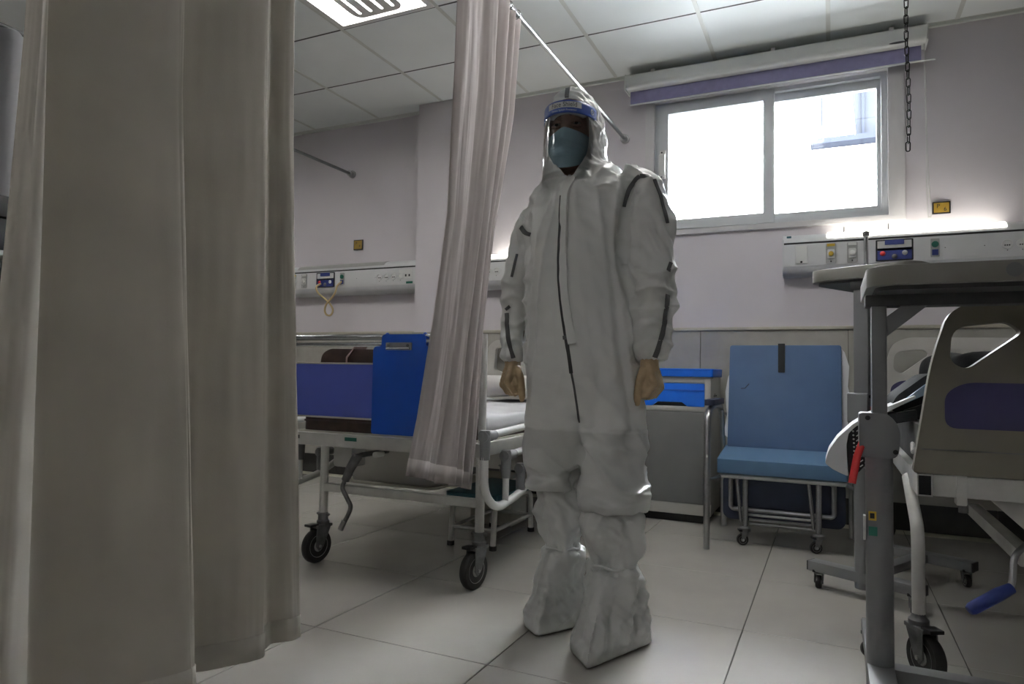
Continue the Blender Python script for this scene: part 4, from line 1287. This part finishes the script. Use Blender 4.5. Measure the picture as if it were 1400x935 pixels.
larm = trings(crom([(-0.130, .055, 1.365), (-0.172, .072, 1.325), (-0.210, .085, 1.24), (-0.232, .095, 1.15), (-0.246, .100, 1.08), (-0.250, .092, 1.00), (-0.256, .085, .93), (-0.260, .082, .875), (-0.259, .08, .845), (-0.259, .08, .832)], 4),
    [.055 if i < 8 else .055 if i < 18 else .052 - .008 * (i - 18) / 6 if i < 24 else .043 if i < 31 else .038 - .003 * (i - 31) for i in range(37)], 20)
bm = fuse([eloft(hoodrows, yaw=math.radians(-12)), eloft(trunk), eloft(rleg, yaw=math.radians(-35)), eloft(lleg, yaw=math.radians(-35)), rarm, larm], .0056, 4)

# explicit creases in front view (x, z): (path, amplitude, width)
CR = [
    ([(-.02, .60), (.03, .53), (.075, .475), (.14, .455)], .016, .012), ([(.15, .53), (.155, .48), (.11, .465)], .012, .010), ([(-.01, .65), (.05, .60), (.13, .575)], .009, .012),
    ([(.0, .44), (.06, .43), (.15, .45)], .008, .010), ([(-.19, .52), (-.12, .50), (-.05, .53)], .009, .012), ([(-.19, .46), (-.13, .475), (-.06, .49)], .008, .010),
    ([(-.05, .66), (-.04, .58), (-.045, .50)], -.018, .014),
    ([(-.105, 1.36), (-.14, 1.15), (-.165, .90), (-.175, .70)], .011, .016), ([(-.125, 1.33), (-.175, 1.10), (-.195, .85)], .008, .012),
    ([(-.055, 1.35), (-.045, 1.15), (-.02, .90), (.01, .72)], .009, .018), ([(0, 1.38), (.02, 1.20), (.04, 1.0), (.06, .80)], .009, .018), ([(.06, 1.33), (.05, 1.2), (.07, 1.05), (.10, .9)], .010, .014),
    ([(.02, 1.40), (-.01, 1.37), (-.03, 1.40)], .010, .009), ([(.03, 1.345), (-.01, 1.335), (-.03, 1.36)], .010, .009), ([(.03, 1.43), (.07, 1.42), (.12, 1.40), (.15, 1.36)], .009, .010), ([(.05, 1.40), (.10, 1.375), (.12, 1.33)], -.008, .010),
    ([(.105, 1.36), (.082, 1.28), (.076, 1.20), (.082, 1.12), (.105, 1.03)], -.020, .012), ([(-.200, 1.33), (-.205, 1.20), (-.21, 1.05), (-.212, .90)], -.014, .011),
    ([(.12, 1.10), (.165, 1.085), (.225, 1.11)], .010, .009), ([(.11, 1.035), (.16, 1.05), (.22, 1.04)], .010, .009), ([(.12, .99), (.17, .985), (.22, 1.0)], .008, .008), ([(.125, .93), (.17, .95), (.215, .93)], .008, .009), ([(.13, .875), (.17, .90), (.215, .885)], .008, .008),
    ([(-.285, 1.09), (-.25, 1.075), (-.215, 1.09)], .012, .009), ([(-.285, 1.03), (-.25, 1.045), (-.215, 1.02)], .010, .009), ([(-.285, .965), (-.25, .95), (-.215, .97)], .008, .008), ([(-.28, .89), (-.25, .905), (-.215, .885)], .008, .008),
    ([(.07, 1.0), (.09, .88), (.11, .75)], .008, .014), ([(-.02, .80), (.02, .74), (.07, .70)], .006, .010),
]
CR = [(crom2(p), a, w) for p, a, w in CR]
bm.verts.ensure_lookup_table()
disp = []
for v in bm.verts:
    x, y, z = v.co
    n = v.normal
    sleeve = 1.0 if (x > .10 or x < -.205) and .83 < z < 1.36 else 0.0
    hood = 1.0 if z > 1.42 else 0.0
    p = v.co
    wx = .6 * noise.noise(V(x * 3, y * 3, z * 1.6))
    g = x * .92 + y * .39
    mk = max(0, .55 + noise.noise(V(x * 5, y * 5, z * 2.2 + 3)) * 1.1)
    drape = mk * (tri(g * 10 + z * .9 + wx) - .5) + (1 - min(1, mk)) * (tri(g * 7 - z * 1.3 + wx + .3) - .5)
    if hood:
        d = .034 * crumple(p, 14, (0, 1, 2, 3), .3) + .014 * crumple(p, 27, (4, 5, 6), .3)
    elif sleeve:
        d = .050 * crumple(p, 8, (1, 4, 7, 8)) + .020 * crumple(p, 16, (0, 3, 9)) + .004 * drape
    elif z < .64:
        d = .070 * crumple(p, 6.5, (2, 5, 7, 9)) + .026 * crumple(p, 13, (0, 4, 6))
    else:
        d = .024 * drape + .032 * crumple(p, 5, (0, 3, 5, 8)) + .009 * crumple(p, 14, (1, 6, 9))
    if abs(n.y) < .3:
        d *= .45 + abs(n.y) * 1.8
    if n.y < .35:
        w_ = min(1, max(0, (.35 - n.y) / .4))
        for path, a, w in CR:
            if abs(path[0][1] - z) > .75:
                continue
            ds = segdist(x, z, path)
            if ds < w * 3.5:
                d += w_ * 1.5 * a * math.exp(-ds / w)
    if .835 < z < .875 and sleeve:
        d += .002 * math.sin(math.atan2(y + .1 if x > 0 else y - .08, x - (.16 if x > 0 else -.249)) * 14)
    disp.append(d)
for v, d in zip(bm.verts, disp):
    v.co += v.normal * d
bmesh.ops.smooth_vert(bm, verts=bm.verts, factor=.25, use_axis_x=True, use_axis_y=True, use_axis_z=True)
# face opening of the hood
OPEN = [(-.148, 1.56), (-.147, 1.50), (-.138, 1.455), (-.108, 1.415), (-.078, 1.385), (-.050, 1.415), (-.026, 1.465), (-.021, 1.53), (-.027, 1.585), (-.052, 1.622), (-.09, 1.632), (-.130, 1.610)]
OPEN = [(q.x, q.y) for q in crom([V(a, b, 0) for a, b in OPEN + OPEN[:1]], 5)][:-1]
def inside(px, pz, poly):
    c = False
    j = len(poly) - 1
    for i in range(len(poly)):
        (xi, zi), (xj, zj) = poly[i], poly[j]
        if (zi > pz) != (zj > pz) and px < (xj - xi) * (pz - zi) / (zj - zi) + xi:
            c = not c
        j = i
    return c
kill = [f for f in bm.faces if f.calc_center_median().y < .02 and f.calc_center_median().z > 1.36 and inside(f.calc_center_median().x, f.calc_center_median().z, OPEN)]
bmesh.ops.delete(bm, geom=kill, context='FACES')
bnd = [v for v in bm.verts if any(len(e.link_faces) == 1 for e in v.link_edges)]
for v in bnd:
    best, bp = 9, None
    for i in range(len(OPEN)):
        a, b = V(*OPEN[i - 1], 0), V(*OPEN[i], 0)
        q = V(v.co.x, v.co.z, 0)
        t = max(0, min(1, (q - a).dot(b - a) / (b - a).length_squared))
        r_ = a + (b - a) * t
        if (q - r_).length < best:
            best, bp = (q - r_).length, r_
    if best < .02:
        v.co.x, v.co.z = bp.x, bp.y
bm.normal_update()
suit_bvh = BVHTree.FromBMesh(bm)
suit = finish(bm, 'coverall', M['tyvek'], person)

def on_suit(x, z, y0=-1.0, off=.002):
    cx = -.03 if z > 1.40 else (.155 if x > .1 else (-.235 if x < -.2 else x))
    for k in range(12):
        h, n, i, d = suit_bvh.ray_cast(V(x + (cx - x) * k / 12, y0, z), V(0, 1, 0))
        if h is not None and h.y < .13 and n.y < -.12:
            return h + n * off, n
    h, n, i, d = suit_bvh.find_nearest(V(x, -.08, z))
    if n.y > 0.2:
        n = -n
    return h + n * off, n
def tape(path, width, name, material, parent, thick=.0025, off=.0012, step=6):
    """ribbon laid on the coverall along a front-view path"""
    pts = crom2(path) if len(path) > 2 else path
    fine = []
    for (a, b), (c, d) in zip(pts[:-1], pts[1:]):
        k = max(1, int(math.hypot(c - a, d - b) / .006))
        for i in range(k):
            fine.append((a + (c - a) * i / k, b + (d - b) * i / k))
    fine.append(pts[-1])
    rings = []
    for i, (x, z) in enumerate(fine):
        x2, z2 = fine[min(i + 1, len(fine) - 1)]
        x1, z1 = fine[max(i - 1, 0)]
        t = V(x2 - x1, z2 - z1, 0)
        t.normalize()
        nx, nz = -t.y, t.x
        l, nl = on_suit(x + nx * width / 2, z + nz * width / 2, off=off)
        m_, nm = on_suit(x, z, off=off)
        r_, nr = on_suit(x - nx * width / 2, z - nz * width / 2, off=off)
        rings.append([l, m_ + nm * .0006, r_, r_ + nr * thick, m_ + nm * (thick + .0006), l + nl * thick])
    for _ in range(1):
        rings = [rings[0]] + [[(rings[k - 1][j] + rings[k][j] * 2 + rings[k + 1][j]) / 4 for j in range(6)] for k in range(1, len(rings) - 1)] + [rings[-1]]
    return MB().loft(rings).build(name, material, parent, angle=60)

ZIP = [(-.080, 1.372), (-.093, 1.325), (-.096, 1.242), (-.098, 1.115), (-.092, 1.031), (-.080, .947), (-.069, .885), (-.056, .802), (-.040, .690), (-.034, .63)]
tape([(x - .006, z) for x, z in ZIP[1:8]], .010, 'zip_tape', M['zipdark'], suit, .002, .0015)
tape([(x + .009 + .002 * math.sin(z * 60), z) for x, z in ZIP[:7]], .022, 'zip_flap', M['tyvek'], suit, .008, .001)
tape([(-.062, .805), (-.050, .74), (-.038, .66)], .006, 'front_seam', M['taped'], suit, .001)
tape([(-.084, .902), (-.060, .905)], .011, 'flap_tab', M['taped'], suit, .002, .006)
pl_, _n = on_suit(-.079, 1.377)
MB().prism(rrect(-.005, -.020, .005, .0, .003), lambda u, v, d: V(-.076 + u, pl_.y - .006 + d, 1.385 + v), -.001, .001).build('zip_pull', M['label'], suit)
# dark sealing tapes
tape([(.128, 1.377), (.112, 1.365), (.094, 1.335), (.083, 1.29)], .012, 'shoulder_tape', M['taped'], suit)
tape([(.158, 1.373), (.128, 1.377)], .012, 'shoulder_tape', M['taped'], suit)
tape([(.165, 1.36), (.190, 1.30), (.205, 1.235)], .010, 'sleeve_tape', M['taped'], suit)
tape([(.214, 1.12), (.205, 1.095)], .010, 'sleeve_tape', M['taped'], suit)
tape([(.206, 1.03), (.200, .98), (.194, .93), (.182, .885), (.172, .852)], .013, 'sleeve_tape', M['taped'], suit)
tape([(-.232, 1.262), (-.215, 1.238), (-.198, 1.23)], .012, 'shoulder_tape', M['taped'], suit)
tape([(-.247, 1.18), (-.254, 1.14), (-.262, 1.105)], .008, 'sleeve_tape', M['taped'], suit)
tape([(-.276, .99), (-.272, .94), (-.262, .88), (-.252, .848)], .013, 'sleeve_tape', M['taped'], suit)
tape([(-.266, 1.012), (-.280, 1.002)], .010, 'sleeve_tape', M['taped'], suit)
tape([(-.088, 1.690), (-.089, 1.66), (-.090, 1.636)], .013, 'hood_tape', M['taped'], suit)

# --- boot covers
def boot(name, sole, ankle, calf, label=None, seed=0.):
    """sole: polygon (x,y); ankle: (z,cx,cy,a,b); calf rows above it"""
    n = 72
    sc = V(sum(p[0] for p in sole) / len(sole), sum(p[1] for p in sole) / len(sole), 0)
    def poly_r(a):
        d = V(math.cos(a), math.sin(a), 0)
        best = 0
        m = len(sole)
        for i in range(m):
            p, q = V(*sole[i], 0) - sc, V(*sole[(i + 1) % m], 0) - sc
            e = q - p
            den = d.x * e.y - d.y * e.x
            if abs(den) < 1e-9:
                continue
            t = (p.x * e.y - p.y * e.x) / den
            s = (p.x * d.y - p.y * d.x) / den
            if t > 0 and -1e-6 <= s <= 1 + 1e-6:
                best = max(best, t)
        return best
    rings = []
    za, ax, ay, aa, ab = ankle
    prof = [(.004, .0, .93), (.010, .0, .99), (.035, .06, 1.0), (.075, .20, 1.03), (.115, .42, 1.05), (.155, .62, 1.06), (.195, .80, 1.05), (.222, .93, 1.06), (za - .012, 1, 1.14), (za - .002, 1, .86)]
    for z, f, sw in prof:
        ring = []
        for k in range(n):
            a = 2 * PI * k / n
            lo_ = sc + V(math.cos(a), math.sin(a), 0) * poly_r(a)
            up_ = V(ax + aa * math.cos(a), ay + ab * math.sin(a), 0)
            c = sc.lerp(V(ax, ay, 0), f)
            q = c + (lo_.lerp(up_, f) - c) * sw
            ring.append(V(q.x, q.y, z))
        rings.append(ring)
    # little ruffle, then calf
    rows = [(za + .008, ax, ay, aa * .88, ab * .88)] + calf
    up_rings = []
    for z, cx, cy, a_, b_ in rows:
        up_rings.append([V(cx + a_ * math.cos(2 * PI * k / n), cy + b_ * math.sin(2 * PI * k / n), z) for k in range(n)])
    b = fuse([rings + up_rings], .0050, 1)
    for v in b.verts:
        x, y, z = v.co
        if z < .012:
            continue
        k1 = min(1, (z - .012) / .03)
        pq = v.co + V(seed, seed * .7, 0)
        d = .075 * crumple(pq, 6.5, (0, 2, 5, 7)) + .034 * crumple(pq, 13, (1, 4, 8, 9)) + .008 * crumple(pq, 26, (3, 6))
        if abs(z - za) < .03:
            d += .004 * math.sin(math.atan2(y - ay, x - ax) * 17) * (1 - abs(z - za) / .03)
        v.co += v.normal * d * k1
    bmesh.ops.smooth_vert(b, verts=b.verts, factor=.3, use_axis_x=True, use_axis_y=True, use_axis_z=True)
    b.normal_update()
    o = finish(b, name, M['boot'], person)
    pts = []
    for k in range(40):
        a = 2 * PI * k / 40
        pts.append(V(ax + aa * .95 * math.cos(a), ay + ab * .95 * math.sin(a), za + .003 + .003 * math.sin(5 * a)))
    MB().tube(pts, .004, 6, loop=True).build('ankle_elastic', M['boot'], o)
    return o
boot('boot_cover', [(-.008, -.226), (.185, -.005), (.178, .035), (.12, .075), (.05, .06), (-.058, -.07), (-.054, -.12)], (.248, .066, -.07, .066, .070),
    [(.29, .068, -.07, .080, .082), (.34, .062, -.075, .088, .090), (.39, .061, -.075, .092, .094), (.43, .060, -.07, .078, .08), (.52, .056, -.06, .075, .075), (.60, .054, -.05, .075, .075)], seed=1.3)
boot('boot_cover', [(-.162, -.018), (-.003, .115), (-.015, .16), (-.06, .19), (-.12, .17), (-.205, .10), (-.207, .06)], (.258, -.088, .070, .056, .060),
    [(.30, -.090, .070, .066, .07), (.35, -.092, .068, .072, .078), (.40, -.096, .066, .072, .078), (.46, -.104, .062, .072, .075), (.54, -.108, .055, .07, .075), (.60, -.108, .05, .07, .075)], seed=6.1)

# --- gloves: palm, four curled fingers and a thumb each
def glove(P0, nrm, wid, sgn, name='glove'):
    P0, nrm, wid = Vector(P0), Vector(nrm).normalized(), Vector(wid).normalized()
    Z = V(0, 0, 1)
    parts = []
    def ch(pts, r, sg=10):
        parts.append(trings(crom(pts, 4), [r[0] + (r[1] - r[0]) * i / (4 * (len(pts) - 1)) for i in range(4 * (len(pts) - 1) + 1)], sg))
    ch([P0 + Z * .028, P0, P0 - Z * .02], (.026, .027), 16)
    for i in range(4):
        kn = P0 + wid * (.026 - .0185 * i) + nrm * (.028 - .002 * abs(i - 1)) - Z * (.058 + .003 * i)
        ch([P0 + wid * (.014 - .010 * i) + Z * .004, P0 + wid * (.021 - .0150 * i) + nrm * .013 - Z * .030, kn], (.0165, .0112))
        ln = (.044, .047, .043, .036)[i]
        a = kn + (-nrm * .62 - Z * .78).normalized() * ln
        b = a + (-nrm * .85 + Z * .52).normalized() * ln * .52
        c = b + (nrm * .45 + Z * .9).normalized() * ln * .40
        parts.append(trings([kn + Z * .005, kn, (kn + a) / 2, a], [.0108, .0112, .0098, .0098], 12))
        parts.append(trings([a, (a + b) / 2, b], [.0098, .0092, .0090], 12))
        parts.append(trings([b, (b + c) / 2, c], [.0090, .0086, .0065], 12))
        parts.append(trings([P0 + wid * (.016 - .011 * i) - nrm * .004 - Z * .02, (kn + b) / 2, b], [.015, .0125, .008], 10))
    t0 = P0 + wid * .018 - nrm * .004 - Z * .014
    t1 = t0 + wid * .014 - nrm * .011 - Z * .034
    t2 = t1 + wid * .004 - nrm * .006 - Z * .040
    t3 = t2 - wid * .001 - nrm * .000 - Z * .032
    parts.append(trings([t0, t1], [.018, .0142], 12))
    parts.append(trings([t1 + (t1 - t2) * .1, t1, t2], [.0128, .0135, .0112], 12))
    parts.append(trings([t2 + (t2 - t3) * .1, t2, (t2 + t3) / 2, t3], [.0105, .0112, .0102, .0062], 12))
    b = fuse(parts, .0026, 1)
    for v in b.verts:
        x, y, z = v.co
        v.co += v.normal * (.0009 * (ridge(V(x * 60, y * 60, z * 110)) - .4))
    b.normal_update()
    o = finish(b, name, M['glove'], person)
    m = MB()
    m.tube([P0 + Z * .024 + V(.0275 * math.cos(a), .0275 * math.sin(a), 0) for a in [2 * PI * k / 24 for k in range(24)]], .0022, 6, loop=True)
    m.build('rolled_cuff', M['glove'], o)
    return o
glove((.160, -.105, .832), (.90, -.43, 0), (-.43, -.90, 0), 1)
glove((-.258, .078, .828), (-.90, -.43, 0), (.43, -.90, 0), -1)

# --- body inside the clothing: one continuous figure, the head with its face
HY = math.radians(-12)
hl, hd = V(math.cos(HY), math.sin(HY), 0), V(-math.sin(HY), math.cos(HY), 0)
HC = V(-.074, .012, 1.545)
def H(x, y, z):
    return HC + hl * x + hd * y + V(0, 0, z)
def hloft(rows, n=28):
    out = []
    for z, cy, a, bf, bb in rows:
        ring = []
        for k in range(n):
            t = 2 * PI * k / n
            s = math.sin(t)
            ring.append(H(a * math.cos(t), cy + (bb if s > 0 else bf) * s, z))
        out.append(ring)
    return out
headrows = [(-.125, -.03, .030, .035, .03), (-.115, -.03, .042, .045, .05), (-.09, -.02, .054, .062, .07), (-.05, -.01, .064, .076, .085), (0, 0, .070, .084, .095), (.04, 0, .071, .084, .098), (.08, .003, .063, .074, .09), (.105, .005, .044, .052, .066), (.118, .006, .018, .022, .03)]
pp = [hloft(headrows)]
pp.append(trings([H(0, .03, -.20), H(0, .015, -.12), H(0, .01, -.06)], [.056, .052, .05], 16))
pp.append(trings([H(0, -.075, .015), H(0, -.090, -.012), H(0, -.094, -.030), H(0, -.08, -.042)], [.008, .012, .016, .010], 10))
pp.append(trings([H(-.05, -.062, .036), H(-.022, -.080, .042), H(0, -.080, .036), H(.022, -.080, .042), H(.05, -.062, .036)], [.006, .009, .007, .009, .006], 10))
pp.append(trings([H(-.022, -.070, -.066), H(0, -.080, -.066), H(.022, -.070, -.066)], [.006, .009, .006], 8))
for s in (-1, 1):
    pp.append(trings([H(s * .070, .012, .02), H(s * .077, .016, .0), H(s * .072, .012, -.025)], [(.006, .014), (.007, .016), (.005, .010)], 10))
bodyrows = [(.70, -.03, 0, .11, .08), (.80, -.035, 0, .15, .10), (.95, -.045, 0, .13, .09), (1.15, -.048, 0, .145, .10), (1.28, -.045, .01, .155, .09), (1.345, -.045, .012, .11, .07), (1.375, -.055, .015, .06, .055)]
pp.append(eloft(bodyrows))
pp.append(trings([(.05, -.04, .68), (.056, -.055, .45), (.060, -.065, .25), (.070, -.06, .08)], [.060, .045, .038, .030], 14))
pp.append(trings([(-.10, .04, .68), (-.105, .055, .45), (-.095, .065, .25), (-.088, .08, .08)], [.060, .045, .036, .028], 14))
pp.append(trings([(.09, -.05, 1.33), (.150, -.08, 1.2), (.158, -.088, 1.09), (.166, -.10, .93), (.160, -.10, .87)], [.034, .032, .030, .025, .020], 14))
pp.append(trings([(-.13, .055, 1.32), (-.20, .085, 1.22), (-.236, .10, 1.08), (-.246, .085, .93), (-.255, .08, .87)], [.034, .028, .026, .024, .020], 14))
b = fuse(pp, .0055, 3)
for v in b.verts:                       # eye sockets
    for s in (-1, 1):
        c = H(s * .031, -.082, .012)
        d = (v.co - c).length
        if d < .022:
            v.co += hd * (.010 * (1 - d / .022))
b.normal_update()
body = finish(b, 'body', M['skin'], person)
for s in (-1, 1):
    c = H(s * .031, -.066, .012)
    m = MB()
    m.lathe([(.001, -.0115), (.006, -.0098), (.0095, -.0065), (.0115, 0), (.0095, .0065), (.001, .0115)], (0, 0, 0), 'Y', 16)
    m.v = [c + hl * q.x + hd * q.y + V(0, 0, q.z) for q in m.v]
    ey = m.build('eye', M['eyewhite'], body)
    m = MB()
    m.lathe([(.0055, -.0104), (.0045, -.0118), (.001, -.0122)], (0, 0, 0), 'Y', 14)
    m.v = [c + hl * q.x + hd * q.y + V(0, 0, q.z) for q in m.v]
    m.build('iris', M['iris'], ey)
    MB().tube([H(s * .014, -.092, .034), H(s * .032, -.090, .041), H(s * .050, -.076, .036)], [(.003, .0045)] * 3, 8).build('eyebrow', M['hair'], body)
    MB().tube([H(s * .016, -.076, .017), H(s * .024, -.080, .0195), H(s * .031, -.081, .0200), H(s * .038, -.079, .0190), H(s * .046, -.072, .015)], [(.004, .004), (.004, .0055), (.004, .006), (.004, .0055), (.004, .004)], 8).build('eyelid', M['skin'], body)
    MB().tube([H(s * .016, -.075, .005), H(s * .031, -.080, .002), H(s * .046, -.071, .006)], [(.004, .004)] * 3, 8).build('lower_eyelid', M['skin'], body)

# --- surgical mask with pleats
rows = []
nu, nv = 26, 30
for j in range(nv + 1):
    v = j / nv
    row = []
    for i in range(nu + 1):
        u = i / nu * 2 - 1
        ang = u * math.radians(78 - 10 * v)
        ztop = -.020 + .013 * (1 - abs(u)) ** 1.5 - .012 * abs(u) ** 2
        zbot = -.128 + .030 * abs(u) ** 2.2
        z = ztop + (zbot - ztop) * v
        bul = .016 * math.sin(PI * min(1, v * 1.05)) * (1 - abs(u) ** 3) + .020 * math.exp(-(u / .22) ** 2) * math.exp(-((v - .22) / .3) ** 2)
        pleat = 0
        for pv in (.33, .52, .70):
            dv = v - pv - .05 * abs(u) * (1 if pv < .5 else -1)
            pleat += .0045 * max(0, 1 - abs(dv) / .05) * (1 if dv > 0 else .2) * (1 - .4 * abs(u))
        R1 = .073 - .012 * v
        R2 = .088 - .006 * v
        cyy_ = -.006 - .010 * v
        row.append(H((R1 + bul * .5) * math.sin(ang), cyy_ - (R2 + bul + pleat) * math.cos(ang), z))
    rows.append(row)
msk = MB().loft(rows, closed=False, cap=False).build('mask', M['mask'], person, angle=180)
sm_ = msk.modifiers.new('thickness', 'SOLIDIFY')
sm_.thickness = .002
for s in (-1, 1):
    MB().tube(crom([H(s * .068, -.02, .0), H(s * .078, .01, -.01), H(s * .082, .02, -.04), H(s * .070, .0, -.09), H(s * .058, -.03, -.105)], 4), .0016, 6).build('ear_loop', M['label'], msk)

# --- face shield
SHY = math.radians(-9)
sl, sd = V(math.cos(SHY), math.sin(SHY), 0), V(-math.sin(SHY), math.cos(SHY), 0)
SCN = V(-.076, -.005, 0)
def S(a, z, off=0.0):
    w = 1 + .10 * max(0, (1.60 - z) / .22)
    return SCN + sl * ((.081 * w + off) * math.sin(a)) + sd * (-(.125 + off) * math.cos(a)) + V(0, 0, z)
def spatch(a0, a1, z0, z1, off, na=40, nz=4):
    return [[S(a0 + (a1 - a0) * i / na, z0 + (z1 - z0) * j / nz, off) for i in range(na + 1)] for j in range(nz + 1)]
fs = MB().loft(spatch(-1.70, 1.70, 1.378, 1.600, 0), closed=False, cap=False).build('face_shield', M['shield'], person, angle=180)
bd = MB().loft(spatch(-1.72, 1.72, 1.566, 1.604, .0016), closed=False, cap=False).build('blue_band', M['band'], fs, angle=180)
so = bd.modifiers.new('thickness', 'SOLIDIFY')
so.thickness = .001
MB().loft(spatch(-.62, .62, 1.581, 1.599, .0035, 24), closed=False, cap=False).build('pale_label', M['label'], fs, angle=180)
text_mesh('Face Shield',   .0195, lambda x, y: S(x / .094, 1.5898 + y, .0046), 'lettering', M['ink'], fs)
text_mesh('Direct Splash Protector', .0088, lambda x, y: S(x / .094, 1.5738 + y, .0040), 'small_lettering', M['label'], fs)
rg = [S(1.06 + .062 * math.cos(a), 1.584 + .0075 * math.sin(a), .0036) for a in [2 * PI * k / 20 for k in range(20)]]
MB().tube(rg, .0011, 6, loop=True).build('round_logo', M['label'], fs)
text_mesh('R', .010, lambda x, y: S(1.06 + x / .094, 1.584 + y, .0040), 'logo_letter', M['label'], fs)
MB().loft(spatch(-1.0, 1.0, 1.572, 1.600, -.016, 24), closed=False, cap=False).build('foam_pad', M['sheet'], fs, angle=180).modifiers.new('thickness', 'SOLIDIFY').thickness = .012
for s in (-1, 1):
    MB().tube([S(s * 1.70, 1.580, .001), H(s * .092, .05, .040), H(s * .070, .10, .045), H(0, .135, .05)], [(.001, .009)] * 4, 8).build('elastic_strap', M['black'], fs)
